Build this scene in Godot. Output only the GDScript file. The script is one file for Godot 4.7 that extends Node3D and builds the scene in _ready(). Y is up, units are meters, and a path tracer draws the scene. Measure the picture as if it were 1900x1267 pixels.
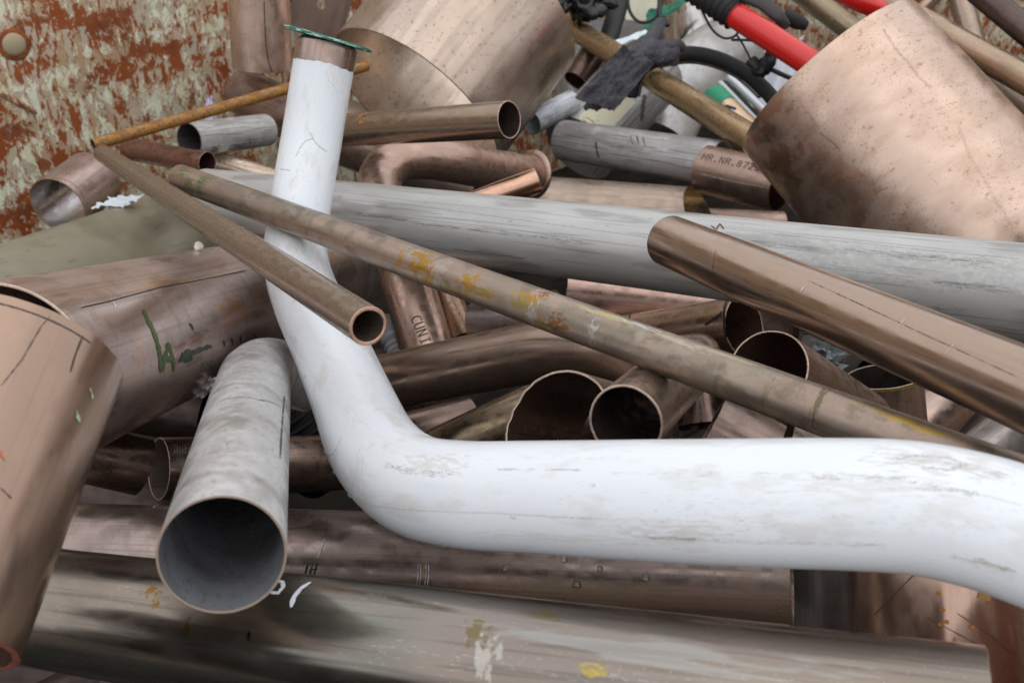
extends Node3D
# A scrap container heaped with cut copper-nickel, grey and white coated pipes. All lengths in metres.

var used := {}
var skins := {}
var rough_map: ImageTexture
var bump_map: ImageTexture
var rng := RandomNumberGenerator.new()
const PIPES := "scrap pipes heaped in the container"


func numbered(called: String) -> String:
	if not used.has(called):
		used[called] = 0
		return called
	used[called] += 1
	return "%s_%03d" % [called, used[called]]


func thing(called: String, label: String, category: String, at: Vector3, group := "") -> Node3D:
	var o := Node3D.new()
	o.name = numbered(called)
	add_child(o)
	o.position = at
	tag(o, label, category, group)
	return o


func tag(o: Node, label: String, category: String, group := "") -> void:
	o.set_meta("label", label)
	o.set_meta("category", category)
	if group:
		o.set_meta("group", group)


func part(called: String, m: Mesh, mat: Material, parent: Node) -> MeshInstance3D:
	var o := MeshInstance3D.new()
	o.name = called if parent != self else numbered(called)
	o.mesh = m
	for k in m.get_surface_count():
		o.set_surface_override_material(k, mat)
	parent.add_child(o, true)
	return o


# ------------------------------------------------------------------ surfaces

func lin(c: Color) -> Color:
	return c


# base colour and layers are sRGB; a layer is [cells around, stretch along, octaves, low, high, colour, strength, ridged]
func make_skin(job: int) -> void:
	var d: Dictionary = skin_jobs[job]
	var w: int = d.w
	var h: int = d.h
	var px := PackedByteArray()
	px.resize(w * h * 3)
	var base: Color = d.base
	var row := PackedByteArray([base.r8, base.g8, base.b8])
	var im := Image.create(w, h, false, Image.FORMAT_RGB8)
	im.fill(base)
	px = im.get_data()
	var k := 0
	for l in d.layers:
		var noise := FastNoiseLite.new()
		noise.seed = int(d.seed) * 31 + k * 7 + 3
		noise.noise_type = FastNoiseLite.TYPE_SIMPLEX_SMOOTH
		noise.frequency = float(l[0]) / w
		noise.fractal_type = FastNoiseLite.FRACTAL_RIDGED if l[7] else FastNoiseLite.FRACTAL_FBM
		noise.fractal_octaves = int(l[2])
		noise.fractal_gain = l[8] if l.size() > 8 else 0.5
		var st: float = l[1]
		var hh := maxi(8, int(h / st)) if st >= 1.0 else h
		var ww := w if st >= 1.0 else maxi(8, int(w * st))
		if st < 1.0:
			noise.frequency = float(l[0]) / w / st * st
		var n := noise.get_seamless_image(ww, hh)
		n.convert(Image.FORMAT_L8)
		if ww != w or hh != h:
			n.resize(w, h, Image.INTERPOLATE_CUBIC)
		var g := n.get_data()
		var lut := PackedFloat32Array()
		lut.resize(256)
		for i in 256:
			lut[i] = smoothstep(float(l[3]), float(l[4]), i / 255.0) * float(l[6])
		var c: Color = l[5]
		var cr := float(c.r8)
		var cg := float(c.g8)
		var cb := float(c.b8)
		var j := 0
		for i in w * h:
			var a := lut[g[i]]
			if a > 0.004:
				px[j] += int((cr - px[j]) * a)
				px[j + 1] += int((cg - px[j + 1]) * a)
				px[j + 2] += int((cb - px[j + 2]) * a)
			j += 3
		k += 1
	d.image = Image.create_from_data(w, h, false, Image.FORMAT_RGB8, px)


var skin_jobs: Array[Dictionary] = []


func skin(called: String, w: int, h: int, base: Color, layers: Array) -> void:
	skin_jobs.append({"name": called, "w": w, "h": h, "base": base, "layers": layers, "seed": skin_jobs.size() + 1})


func dab(im: Image, x: int, y: int, c: Color, a: float) -> void:
	var w := im.get_width()
	var h := im.get_height()
	if y < 0 or y >= h:
		return
	x = posmod(x, w)
	im.set_pixel(x, y, im.get_pixel(x, y).lerp(c, clampf(a, 0.0, 1.0)))


# a dry scuff: many short uneven dashes along the pipe, or around it when across is true
func scuff(called: String, u: float, v: float, du: float, dv: float, count: int, c: Color, strength := 0.7, across := false, dash := 14) -> void:
	var im: Image = skins[called]
	for i in count:
		var x := int((u + rng.randfn(0.0, 0.42) * du) * im.get_width())
		var y := int((v + rng.randf_range(-1.0, 1.0) * dv) * im.get_height())
		var n := rng.randi_range(2, dash)
		var a := strength * rng.randf_range(0.25, 1.0)
		for k in n:
			if across:
				dab(im, x + k, y, c, a * rng.randf_range(0.3, 1.0))
			else:
				dab(im, x, y + k, c, a * rng.randf_range(0.3, 1.0))
			if rng.randf() < 0.12:
				x += rng.randi_range(-1, 1)
				y += rng.randi_range(-1, 1)


# a stain with a torn outline
func stain(called: String, u: float, v: float, du: float, dv: float, c: Color, strength := 0.8, cells := 3.0, bite := 0.9) -> void:
	var im: Image = skins[called]
	var noise := FastNoiseLite.new()
	noise.seed = rng.randi() % 100000
	noise.frequency = 0.01
	noise.fractal_octaves = 4
	var w := im.get_width()
	var h := im.get_height()
	for y in range(int((v - dv * 1.4) * h), int((v + dv * 1.4) * h) + 1):
		for x in range(int((u - du * 1.4) * w), int((u + du * 1.4) * w) + 1):
			var p := Vector2((x / float(w) - u) / du, (y / float(h) - v) / dv)
			var a := 1.0 - p.length() + bite * noise.get_noise_2d(p.x * 100.0 * cells / 3.0, p.y * 100.0 * cells / 3.0) * 1.6
			if a > 0.0:
				dab(im, x, y, c, smoothstep(0.0, 0.45, a) * strength)


# a wavering line through points given as [u, v]
func scratch(called: String, pts: Array, c: Color, width := 1.4, strength := 0.8, jitter := 1.0) -> void:
	var im: Image = skins[called]
	var w := im.get_width()
	var h := im.get_height()
	for i in pts.size() - 1:
		var a := Vector2(pts[i][0] * w, pts[i][1] * h)
		var b := Vector2(pts[i + 1][0] * w, pts[i + 1][1] * h)
		var n := maxi(2, int(a.distance_to(b)))
		for k in n + 1:
			var p := a.lerp(b, k / float(n)) + Vector2(rng.randfn(0, 0.4), rng.randfn(0, 0.4)) * jitter
			var f := strength * rng.randf_range(0.35, 1.0)
			var r := int(ceil(width))
			for y in range(-r, r + 1):
				for x in range(-r, r + 1):
					var q := width * 0.5 + 0.5 - Vector2(x, y).length()
					if q > 0.0:
						dab(im, int(p.x) + x, int(p.y) + y, c, minf(q, 1.0) * f)


func metal(called: String, tint := Color.WHITE, rough := 0.42, metallic := 0.85, scale := Vector2.ONE, bump := 0.0025, move := true) -> StandardMaterial3D:
	var m := StandardMaterial3D.new()
	if called:
		if not skins.has(called + "_texture"):
			bake(called)
		m.albedo_texture = skins[called + "_texture"]
	m.albedo_color = tint
	m.metallic = metallic
	m.roughness = rough
	m.roughness_texture = rough_map
	m.roughness_texture_channel = BaseMaterial3D.TEXTURE_CHANNEL_RED
	if bump > 0.0:
		m.heightmap_enabled = true
		m.heightmap_texture = bump_map
		m.heightmap_scale = bump
	m.uv1_scale = Vector3(scale.x, scale.y, 1)
	if move:
		m.uv1_offset = Vector3(snappedf(rng.randf(), 0.001), snappedf(rng.randf(), 0.001), 0)
	m.texture_filter = BaseMaterial3D.TEXTURE_FILTER_LINEAR_WITH_MIPMAPS_ANISOTROPIC
	return m


func paint(c: Color, rough := 0.6, metallic := 0.0) -> StandardMaterial3D:
	var m := StandardMaterial3D.new()
	m.albedo_color = c
	m.roughness = rough
	m.metallic = metallic
	return m


# ------------------------------------------------------------------ swept shapes

func path_frames(points: Array) -> Dictionary:
	var p: Array[Vector3] = []
	if points.size() == 2:
		for i in 15:
			p.append((points[0] as Vector3).lerp(points[1], i / 14.0))
	else:
		for i in points.size() - 1:
			var a: Vector3 = points[maxi(i - 1, 0)]
			var b: Vector3 = points[i]
			var c: Vector3 = points[i + 1]
			var d: Vector3 = points[mini(i + 2, points.size() - 1)]
			for k in 8:
				var t := k / 8.0
				p.append(0.5 * (2.0 * b + (c - a) * t + (2.0 * a - 5.0 * b + 4.0 * c - d) * t * t + (3.0 * b - a - 3.0 * c + d) * t * t * t))
		p.append(points[-1])
	var t: Array[Vector3] = []
	for i in p.size():
		t.append((p[mini(i + 1, p.size() - 1)] - p[maxi(i - 1, 0)]).normalized())
	var ref := Vector3(0, -0.55, -0.835).normalized()
	var n0 := ref - t[0] * t[0].dot(ref)
	if n0.length() < 0.35:
		n0 = Vector3(0, -1, 0) - t[0] * t[0].dot(Vector3(0, -1, 0))
	n0 = n0.normalized()
	var n: Array[Vector3] = []
	var b: Array[Vector3] = []
	var s := PackedFloat32Array()
	var far := 0.0
	for i in p.size():
		n0 = (n0 - t[i] * t[i].dot(n0)).normalized()
		n.append(n0)
		b.append(t[i].cross(n0))
		if i:
			far += p[i].distance_to(p[i - 1])
		s.append(far)
	return {"p": p, "t": t, "n": n, "b": b, "s": s, "len": far}


func radius_at(f: Dictionary, s: float, a: float) -> float:
	var r: float = f.r * (1.0 + f.oval * cos(2.0 * a + f.turn) + 0.0025 * sin(3.0 * a + s * 9.0 + f.turn) + 0.002 * sin(s * 23.0 + 2.0 * a))
	for d in f.dents:  # [s, angle, length, width in radians, depth]
		var q: float = pow((s - d[0]) / d[2], 2) + pow(wrapf(a - d[1], -PI, PI) / d[3], 2)
		r -= d[4] * exp(-q)
	return r


func on_tube(f: Dictionary, s: float, a: float, lift := 0.0) -> Array:
	var i := 0
	while i < f.s.size() - 2 and f.s[i + 1] < s:
		i += 1
	var k: float = clampf((s - f.s[i]) / maxf(f.s[i + 1] - f.s[i], 1e-6), -0.2, 1.2)
	var p: Vector3 = f.p[i].lerp(f.p[i + 1], k)
	var n: Vector3 = f.n[i].lerp(f.n[i + 1], k).normalized()
	var b: Vector3 = f.b[i].lerp(f.b[i + 1], k).normalized()
	var out := n * cos(a) + b * sin(a)
	return [p + out * (radius_at(f, s, a) + lift) - f.origin, out]


func grid_mesh(v: PackedVector3Array, n: PackedVector3Array, uv: PackedVector2Array, rows: int, cols: int, flip := false) -> ArrayMesh:
	var idx := PackedInt32Array()
	for i in rows - 1:
		for j in cols - 1:
			var q := i * cols + j
			if flip:
				idx.append_array([q, q + 1, q + cols, q + cols, q + 1, q + cols + 1])
			else:
				idx.append_array([q, q + cols, q + 1, q + cols, q + cols + 1, q + 1])
	var a := []
	a.resize(Mesh.ARRAY_MAX)
	a[Mesh.ARRAY_VERTEX] = v
	a[Mesh.ARRAY_NORMAL] = n
	a[Mesh.ARRAY_TEX_UV] = uv
	a[Mesh.ARRAY_INDEX] = idx
	var m := ArrayMesh.new()
	m.add_surface_from_arrays(Mesh.PRIMITIVE_TRIANGLES, a)
	return m


# Where the end of a tube is cut: jag is the roughness of the saw cut, lean the slope of an oblique cut (in radii, along n and b)
func cut_at(f: Dictionary, end: int, a: float) -> float:
	var e: Array = f.cuts[end]
	var j: float = e[0]
	var v: float = f.r * (e[1] * cos(a) + e[2] * sin(a))
	if j > 0.0:
		v += j * (f.saw.get_noise_2d(cos(a) * 40.0 + end * 300.0, sin(a) * 40.0) + 0.6 * f.saw.get_noise_2d(cos(a) * 170.0 + end * 900.0, sin(a) * 170.0))
	return v


func tube_side(f: Dictionary, inset: float, inward: bool, cols: int, unique: bool) -> ArrayMesh:
	var v := PackedVector3Array()
	var n := PackedVector3Array()
	var uv := PackedVector2Array()
	var rows: int = f.p.size()
	var around: float = TAU * f.r
	for i in rows:
		var s: float = f.s[i]
		var k: float = s / f.len
		for j in cols + 1:
			var a := TAU * j / cols
			var out: Vector3 = f.n[i] * cos(a) + f.b[i] * sin(a)
			var slide: float = 0.0
			if i == 0 or f.p.size() <= 15:
				slide += cut_at(f, 0, a) * pow(1.0 - k, 2.0)
			if i == rows - 1 or f.p.size() <= 15:
				slide += cut_at(f, 1, a) * pow(k, 2.0)
			v.append(f.p[i] + out * (radius_at(f, s, a) - inset) + f.t[i] * slide - f.origin)
			var e := 0.02
			var da: float = (radius_at(f, s, a + e) - radius_at(f, s, a - e)) / (2.0 * e) / f.r
			var ds: float = (radius_at(f, s + 0.004, a) - radius_at(f, s - 0.004, a)) / 0.008
			var nn: Vector3 = (out - (f.b[i] * cos(a) - f.n[i] * sin(a)) * da - f.t[i] * ds).normalized()
			n.append(-nn if inward else nn)
			uv.append(Vector2(j / float(cols), k if unique else (s + slide) / around))
	return grid_mesh(v, n, uv, rows, cols + 1, inward)


func tube_rim(f: Dictionary, end: int, cols: int) -> ArrayMesh:
	var i: int = 0 if end == 0 else f.p.size() - 1
	var dir: Vector3 = -f.t[i] if end == 0 else f.t[i]
	var v := PackedVector3Array()
	var n := PackedVector3Array()
	var uv := PackedVector2Array()
	for q in 4:
		var inset: float = [0.0, 0.22, 0.78, 1.0][q] * f.wall
		var push: float = [0.0, 0.2, 0.2, 0.0][q] * f.wall
		for j in cols + 1:
			var a := TAU * j / cols
			var out: Vector3 = f.n[i] * cos(a) + f.b[i] * sin(a)
			v.append(f.p[i] + out * (radius_at(f, f.s[i], a) - inset) + f.t[i] * cut_at(f, end, a) + dir * push - f.origin)
			n.append((dir + out * [0.7, 0.2, -0.2, -0.7][q]).normalized())
			uv.append(Vector2(j / float(cols) * 4.0, q * 0.02))
	return grid_mesh(v, n, uv, 4, cols + 1, end == 0)


# A hollow pipe. cuts: [[jag, lean n, lean b], [..]]; ends: which ends show a cut rim
func tube(called: String, label: String, category: String, points: Array, r: float, wall: float, mat: Material, opt := {}) -> Dictionary:
	var f := path_frames(points)
	f.r = r
	f.wall = wall
	f.oval = opt.get("oval", 0.008)
	f.turn = rng.randf() * TAU
	f.dents = opt.get("dents", [])
	f.cuts = opt.get("cuts", [[0.0006, 0.0, 0.0], [0.0006, 0.0, 0.0]])
	f.saw = FastNoiseLite.new()
	f.saw.seed = rng.randi() % 10000
	f.saw.frequency = 0.03
	f.origin = points[0]
	if opt.has("parent"):
		f.root = opt.parent
		f.origin = opt.origin
	else:
		f.root = thing(called, label, category, points[0], opt.get("group", PIPES))
	var cols: int = opt.get("cols", 64)
	var unique: bool = opt.get("unique", false)
	part(opt.get("side", "outer_wall"), tube_side(f, 0.0, false, cols, unique), mat, f.root)
	if wall > 0.0:
		part("bore", tube_side(f, wall, true, cols, unique), opt.get("bore", mat), f.root)
		for e in opt.get("rims", [0, 1]):
			part("cut_rim", tube_rim(f, e, cols * 2 if cols < 100 else cols), opt.get("rim", bright_cut), f.root)
	else:
		for e in 2:
			f.wall = r * 0.999
			part("end_face", tube_rim(f, e, cols), mat, f.root)
			f.wall = 0.0
	return f


var bright_cut: StandardMaterial3D


# a painted or inked line that follows the surface through [s, angle] points
func stroke(f: Dictionary, mat: Material, width: float, pts: Array, called := "marker_stroke", rough := 0.25, lift := 0.0007) -> void:
	var across := maxi(2, int(width / 0.006) * 2)
	var q: Array[Vector2] = []
	for i in pts.size() - 1:
		var a := Vector2(pts[i][0], pts[i][1])
		var b := Vector2(pts[i + 1][0], pts[i + 1][1])
		var n := maxi(2, int(Vector2(b.x - a.x, (b.y - a.y) * f.r).length() / 0.0025))
		for k in n:
			q.append(a.lerp(b, k / float(n)))
	q.append(Vector2(pts[-1][0], pts[-1][1]))
	var v := PackedVector3Array()
	var nn := PackedVector3Array()
	var uv := PackedVector2Array()
	for i in q.size():
		var d := q[mini(i + 1, q.size() - 1)] - q[maxi(i - 1, 0)]
		d.y *= f.r
		var side := Vector2(-d.y, d.x).normalized()
		var end := minf(i, q.size() - 1 - i)
		var w := width * 0.5 * (1.0 + rough * rng.randf_range(-1, 1)) * clampf(0.45 + end * 0.3, 0.0, 1.0)
		for k in across + 1:
			var o: float = (2.0 * k / across - 1.0) * w
			var x := on_tube(f, q[i].x + side.x * o, q[i].y + side.y * o / f.r, lift)
			v.append(x[0])
			nn.append(x[1])
			uv.append(Vector2(k * 0.1, i * 0.1))
	part(called, grid_mesh(v, nn, uv, q.size(), across + 1), mat, f.root)


# printed letters bent onto the surface: the line runs from [s0, a0] to [s1, a1]; up is +1 or -1
func lettering(f: Dictionary, text: String, mat: Material, s0: float, a0: float, s1: float, a1: float, tall: float, up: float, font := "Droid Sans Mono", called := "lettering") -> void:
	var tm := TextMesh.new()
	var sf := SystemFont.new()
	sf.font_names = PackedStringArray([font])
	tm.font = sf
	tm.text = text
	tm.font_size = 32
	tm.pixel_size = 0.01
	tm.depth = 0.0
	tm.curve_step = 2.0
	tm.horizontal_alignment = HORIZONTAL_ALIGNMENT_LEFT
	var box := tm.get_aabb()
	var arr := tm.surface_get_arrays(0)
	var v: PackedVector3Array = arr[Mesh.ARRAY_VERTEX]
	if v.is_empty():
		print("no letters for ", text)
		return
	var e := Vector2(s1 - s0, (a1 - a0) * f.r)
	var long := e.length()
	e = e.normalized()
	var y := Vector2(-e.y, e.x) * up
	var flat: Array[Vector2] = []
	var idx: PackedInt32Array = arr[Mesh.ARRAY_INDEX] if arr[Mesh.ARRAY_INDEX] != null else PackedInt32Array(range(v.size()))
	for i in idx:
		var lx := (v[i].x - box.position.x) / box.size.x * long
		var ly := (v[i].y - box.position.y) / box.size.y * tall
		flat.append(Vector2(s0, a0 * f.r) + e * lx + y * ly)
	var most: float = sqrt(8.0 * f.r * 0.0003)  # an edge this long stays clear of the curve
	var todo := flat
	var done: Array[Vector2] = []
	while todo.size():
		var next: Array[Vector2] = []
		for i in range(0, todo.size(), 3):
			var q := [todo[i], todo[i + 1], todo[i + 2]]
			var k := 0
			for j in 3:
				if q[j].distance_to(q[(j + 1) % 3]) > q[k].distance_to(q[(k + 1) % 3]):
					k = j
			var p0: Vector2 = q[k]
			var p1: Vector2 = q[(k + 1) % 3]
			var p2: Vector2 = q[(k + 2) % 3]
			if p0.distance_to(p1) > most:
				var c := (p0 + p1) * 0.5
				next.append_array([p0, c, p2, c, p1, p2])
			else:
				done.append_array([p0, p1, p2])
		todo = next
	var vv := PackedVector3Array()
	var n := PackedVector3Array()
	for q in done:
		var x := on_tube(f, q.x, q.y / f.r, 0.0007)
		vv.append(x[0])
		n.append(x[1])
	var a := []
	a.resize(Mesh.ARRAY_MAX)
	a[Mesh.ARRAY_VERTEX] = vv
	a[Mesh.ARRAY_NORMAL] = n
	var m := ArrayMesh.new()
	m.add_surface_from_arrays(Mesh.PRIMITIVE_TRIANGLES, a)
	part(called, m, mat, f.root)


# a solid swept along points whose half sizes [a, b] change from point to point; the ends are closed
func loft(points: Array, sizes: Array, wobble := 0.0, cols := 20, cells := 30.0) -> ArrayMesh:
	var f := path_frames(points)
	var rows: int = f.p.size()
	var noise := FastNoiseLite.new()
	noise.seed = rng.randi() % 10000
	noise.frequency = 1.0
	var v := PackedVector3Array()
	var uv := PackedVector2Array()
	for i in rows:
		var k: float = i / float(rows - 1) * (sizes.size() - 1)
		var j0 := mini(int(k), sizes.size() - 2)
		var sz: Vector2 = (sizes[j0] as Vector2).lerp(sizes[j0 + 1], k - j0)
		if i == 0 or i == rows - 1:
			sz *= 0.02
		for j in cols + 1:
			var a := TAU * j / cols
			var o: Vector3 = f.n[i] * cos(a) * sz.x + f.b[i] * sin(a) * sz.y
			var p: Vector3 = f.p[i] + o
			if i > 0 and i < rows - 1:
				p += o.normalized() * noise.get_noise_3dv(f.p[i] * cells + o * cells * 1.5) * wobble
			v.append(p - points[0])
			uv.append(Vector2(j / float(cols), f.s[i] * 4.0))
	return smooth(v, uv, rows, cols + 1)


func smooth(v: PackedVector3Array, uv: PackedVector2Array, rows: int, cols: int) -> ArrayMesh:
	var st := SurfaceTool.new()
	st.begin(Mesh.PRIMITIVE_TRIANGLES)
	st.set_smooth_group(0)
	for i in v.size():
		st.set_uv(uv[i])
		st.add_vertex(v[i])
	for i in rows - 1:
		for j in cols - 1:
			var q := i * cols + j
			for k in [q, q + cols, q + 1, q + cols, q + cols + 1, q + 1]:
				st.add_index(k)
	st.generate_normals()
	return st.commit()


# a crumpled sheet with thickness between four corners
func sheet(c: Array, crumple: float, n := 14, thick := 0.0012, torn := 0.12) -> ArrayMesh:
	var noise := FastNoiseLite.new()
	noise.seed = rng.randi() % 10000
	noise.frequency = 1.0
	var st := SurfaceTool.new()
	st.begin(Mesh.PRIMITIVE_TRIANGLES)
	st.set_smooth_group(0)
	var up: Vector3 = (c[1] - c[0]).cross(c[3] - c[0]).normalized()
	for side in 2:
		for i in n + 1:
			for j in n + 1:
				var x := i / float(n)
				var y := j / float(n)
				if j == 0 or j == n:
					y += torn * noise.get_noise_2d(x * 9.0, y * 7.0)
				if i == 0 or i == n:
					x += torn * noise.get_noise_2d(y * 9.0, 40.0 + x * 7.0)
				var p: Vector3 = (c[0] as Vector3).lerp(c[1], x).lerp((c[3] as Vector3).lerp(c[2], x), y)
				p += up * (crumple * (noise.get_noise_2d(x * 2.6, y * 2.6) + 0.4 * absf(noise.get_noise_2d(x * 7.0 + 9.0, y * 7.0))) + (thick * 0.5 if side else -thick * 0.5))
				st.set_uv(Vector2(x, y))
				st.add_vertex(p - c[0])
	for side in 2:
		for i in n:
			for j in n:
				var q := side * (n + 1) * (n + 1) + i * (n + 1) + j
				for k in ([q, q + n + 1, q + 1, q + n + 1, q + n + 2, q + 1] if side == 0 else [q, q + 1, q + n + 1, q + n + 1, q + 1, q + n + 2]):
					st.add_index(k)
	st.generate_normals()
	return st.commit()


# a turned shape along an axis from a to b: profile rows are [place along the axis 0..1, radius]
func turned(a: Vector3, b: Vector3, profile: Array, cols := 40) -> ArrayMesh:
	var t := (b - a).normalized()
	var n := t.cross(Vector3(0.3, 0.2, 0.9)).normalized()
	var c := t.cross(n)
	var v := PackedVector3Array()
	var uv := PackedVector2Array()
	for r in profile:
		for j in cols + 1:
			var w := TAU * j / cols
			v.append(t * (a.distance_to(b) * r[0]) + (n * cos(w) + c * sin(w)) * r[1])
			uv.append(Vector2(j / float(cols), r[0]))
	return smooth(v, uv, profile.size(), cols + 1)


func block(at: Vector3, x: Vector3, y: Vector3, z: Vector3, size: Vector3) -> ArrayMesh:
	var bm := BoxMesh.new()
	bm.size = size
	var st := SurfaceTool.new()
	st.append_from(bm, 0, Transform3D(Basis(x.normalized(), y.normalized(), z.normalized()), at))
	return st.commit()


func place(o: Node3D, at: Vector3) -> Node3D:
	o.position = at
	return o


func add_drop(st: SurfaceTool, at: Vector3, out: Vector3, r: float) -> void:
	var sm := SphereMesh.new()
	sm.radius = r
	sm.height = 2.0 * r
	sm.radial_segments = 16
	sm.rings = 9
	var x := out.cross(Vector3(0.2, 0.9, 0.3)).normalized()
	st.append_from(sm, 0, Transform3D(Basis(x, out * 0.6, x.cross(out)), at))


func grey_rim() -> StandardMaterial3D:
	return paint(Color8(150, 132, 116), 0.55, 0.4)


func faint_ink_dark() -> StandardMaterial3D:
	return paint(Color8(56, 44, 40), 0.6)


func green_tape_bright() -> StandardMaterial3D:
	return paint(Color8(22, 150, 108), 0.4)


func flange_paint() -> StandardMaterial3D:
	var m := paint(Color8(24, 104, 88), 0.45)
	var im := Image.create(256, 64, false, Image.FORMAT_RGB8)
	im.fill(Color8(24, 104, 88))
	skins["flange"] = im
	for i in 26:
		stain("flange", rng.randf(), rng.randf(), rng.randf_range(0.01, 0.04), rng.randf_range(0.1, 0.4), Color8(214, 214, 208) if i % 3 else Color8(92, 80, 70), 0.9)
	m.albedo_color = Color.WHITE
	m.albedo_texture = ImageTexture.create_from_image(im)
	return m


func cloth() -> StandardMaterial3D:
	var m := metal("", Color8(66, 64, 70), 0.95, 0.0, Vector2(3, 3), 0.3)
	m.rim_enabled = true
	m.rim = 0.4
	m.rim_tint = 0.6
	return m


func add_pipe(st: SurfaceTool, a: Vector3, b: Vector3, r: float) -> void:
	var f := path_frames([a, b])
	f.merge({"r": r, "oval": 0.01, "turn": 0.0, "dents": [], "origin": Vector3.ZERO, "cuts": [[0.0, 0.0, 0.0], [0.0, 0.0, 0.0]]})
	st.append_from(tube_side(f, 0.0, false, 28, false), 0, Transform3D())
	st.append_from(tube_side(f, 0.003, true, 28, false), 0, Transform3D())


# ------------------------------------------------------------------ what the surfaces are made of

func bake(called: String) -> void:
	skins[called + "_texture"] = ImageTexture.create_from_image(skins[called])


func build_skins() -> void:
	skin("copper_light", 512, 512, Color8(208, 195, 184), [
		[3.0, 1.0, 4, 0.35, 0.83, Color8(188, 170, 156), 0.37, false],
		[4.0, 4.0, 3, 0.40, 0.88, Color8(182, 168, 162), 0.37, false],
		[30.0, 14.0, 2, 0.55, 0.8, Color8(162, 148, 141), 0.35, false],
		[60.0, 1.0, 3, 0.72, 0.86, Color8(150, 128, 109), 0.55, false],
		[90.0, 1.0, 1, 0.86, 0.95, Color8(98, 87, 82), 0.6, false]])
	skin("copper_mid", 512, 512, Color8(193, 178, 169), [
		[3.0, 2.0, 4, 0.30, 0.88, Color8(164, 149, 141), 0.43, false],
		[6.0, 8.0, 3, 0.40, 0.88, Color8(203, 188, 175), 0.37, false],
		[4.0, 1.0, 4, 0.48, 0.93, Color8(148, 137, 129), 0.37, false],
		[50.0, 48.0, 2, 0.55, 0.85, Color8(134, 121, 114), 0.3, false],
		[70.0, 1.0, 3, 0.76, 0.9, Color8(117, 104, 96), 0.5, false],
		[120.0, 30.0, 1, 0.84, 0.95, Color8(229, 219, 211), 0.5, false]])
	skin("copper_brown", 512, 512, Color8(173, 159, 149), [
		[3.0, 3.0, 4, 0.30, 0.88, Color8(143, 129, 122), 0.46, false],
		[5.0, 10.0, 3, 0.40, 0.88, Color8(189, 174, 161), 0.37, false],
		[4.0, 2.0, 3, 0.48, 0.93, Color8(143, 139, 127), 0.34, false],
		[60.0, 48.0, 2, 0.55, 0.85, Color8(115, 104, 98), 0.3, false],
		[60.0, 1.0, 3, 0.74, 0.9, Color8(104, 94, 88), 0.5, false],
		[140.0, 1.0, 1, 0.88, 0.97, Color8(228, 221, 212), 0.5, false]])
	skin("copper_satin", 512, 512, Color8(164, 149, 138), [
		[2.0, 6.0, 3, 0.35, 0.85, Color8(147, 133, 123), 0.45, false],
		[3.0, 2.0, 4, 0.55, 0.85, Color8(154, 143, 128), 0.35, false],
		[80.0, 50.0, 2, 0.6, 0.9, Color8(133, 120, 110), 0.25, false],
		[30.0, 1.0, 4, 0.66, 0.86, Color8(138, 124, 112), 0.14, false],
		[110.0, 1.0, 2, 0.86, 0.96, Color8(104, 92, 83), 0.25, false]])
	skin("copper_dark", 512, 512, Color8(137, 122, 115), [
		[3.0, 3.0, 4, 0.30, 0.88, Color8(104, 93, 88), 0.46, false],
		[6.0, 12.0, 3, 0.40, 0.88, Color8(157, 141, 129), 0.34, false],
		[60.0, 48.0, 2, 0.55, 0.85, Color8(85, 76, 72), 0.3, false],
		[140.0, 1.0, 1, 0.88, 0.97, Color8(207, 199, 189), 0.5, false]])
	skin("grey_scuffed", 512, 512, Color8(191, 191, 192), [
		[3.0, 3.0, 4, 0.4, 0.8, Color8(163, 163, 165), 0.8, false],
		[5.0, 1.0, 4, 0.55, 0.8, Color8(210, 211, 212), 0.6, false],
		[9.0, 6.0, 4, 0.56, 0.82, Color8(145, 144, 144), 0.6, false],
		[50.0, 32.0, 2, 0.66, 0.84, Color8(106, 105, 105), 0.5, false],
		[90.0, 40.0, 1, 0.8, 0.92, Color8(71, 70, 70), 0.6, false],
		[40.0, 1.0, 4, 0.72, 0.86, Color8(126, 125, 123), 0.5, false]])
	skin("grey_smudged", 512, 512, Color8(200, 198, 196), [
		[2.0, 0.7, 4, 0.35, 0.8, Color8(170, 167, 162), 0.7, false],
		[3.0, 0.5, 5, 0.5, 0.85, Color8(140, 136, 128), 0.6, false],
		[6.0, 1.0, 5, 0.5, 0.85, Color8(214, 214, 215), 0.5, false],
		[30.0, 1.0, 4, 0.6, 0.85, Color8(140, 136, 130), 0.4, false],
		[60.0, 6.0, 2, 0.8, 0.93, Color8(110, 106, 100), 0.4, false],
		[90.0, 1.0, 2, 0.82, 0.93, Color8(108, 102, 96), 0.4, false]])
	skin("stained_tube", 256, 1536, Color8(151, 131, 117), [
		[2.0, 4.0, 4, 0.4, 0.8, Color8(126, 116, 101), 0.8, false],
		[3.0, 1.0, 4, 0.52, 0.8, Color8(169, 147, 130), 0.6, false],
		[5.0, 0.5, 4, 0.56, 0.8, Color8(110, 98, 83), 0.55, false],
		[4.0, 1.0, 5, 0.6, 0.8, Color8(160, 158, 148), 0.4, false],
		[60.0, 1.0, 2, 0.74, 0.9, Color8(94, 82, 70), 0.5, false],
		[90.0, 1.0, 1, 0.88, 0.96, Color8(205, 200, 186), 0.6, false]])
	skin("white_coat", 512, 2048, Color8(218, 221, 225), [
		[2.0, 3.0, 3, 0.4, 0.9, Color8(211, 213, 216), 0.6, false],
		[6.0, 2.0, 6, 0.55, 0.85, Color8(194, 191, 184), 0.45, false, 0.65],
		[40.0, 1.0, 3, 0.82, 0.93, Color8(165, 156, 143), 0.35, false]])
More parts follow.
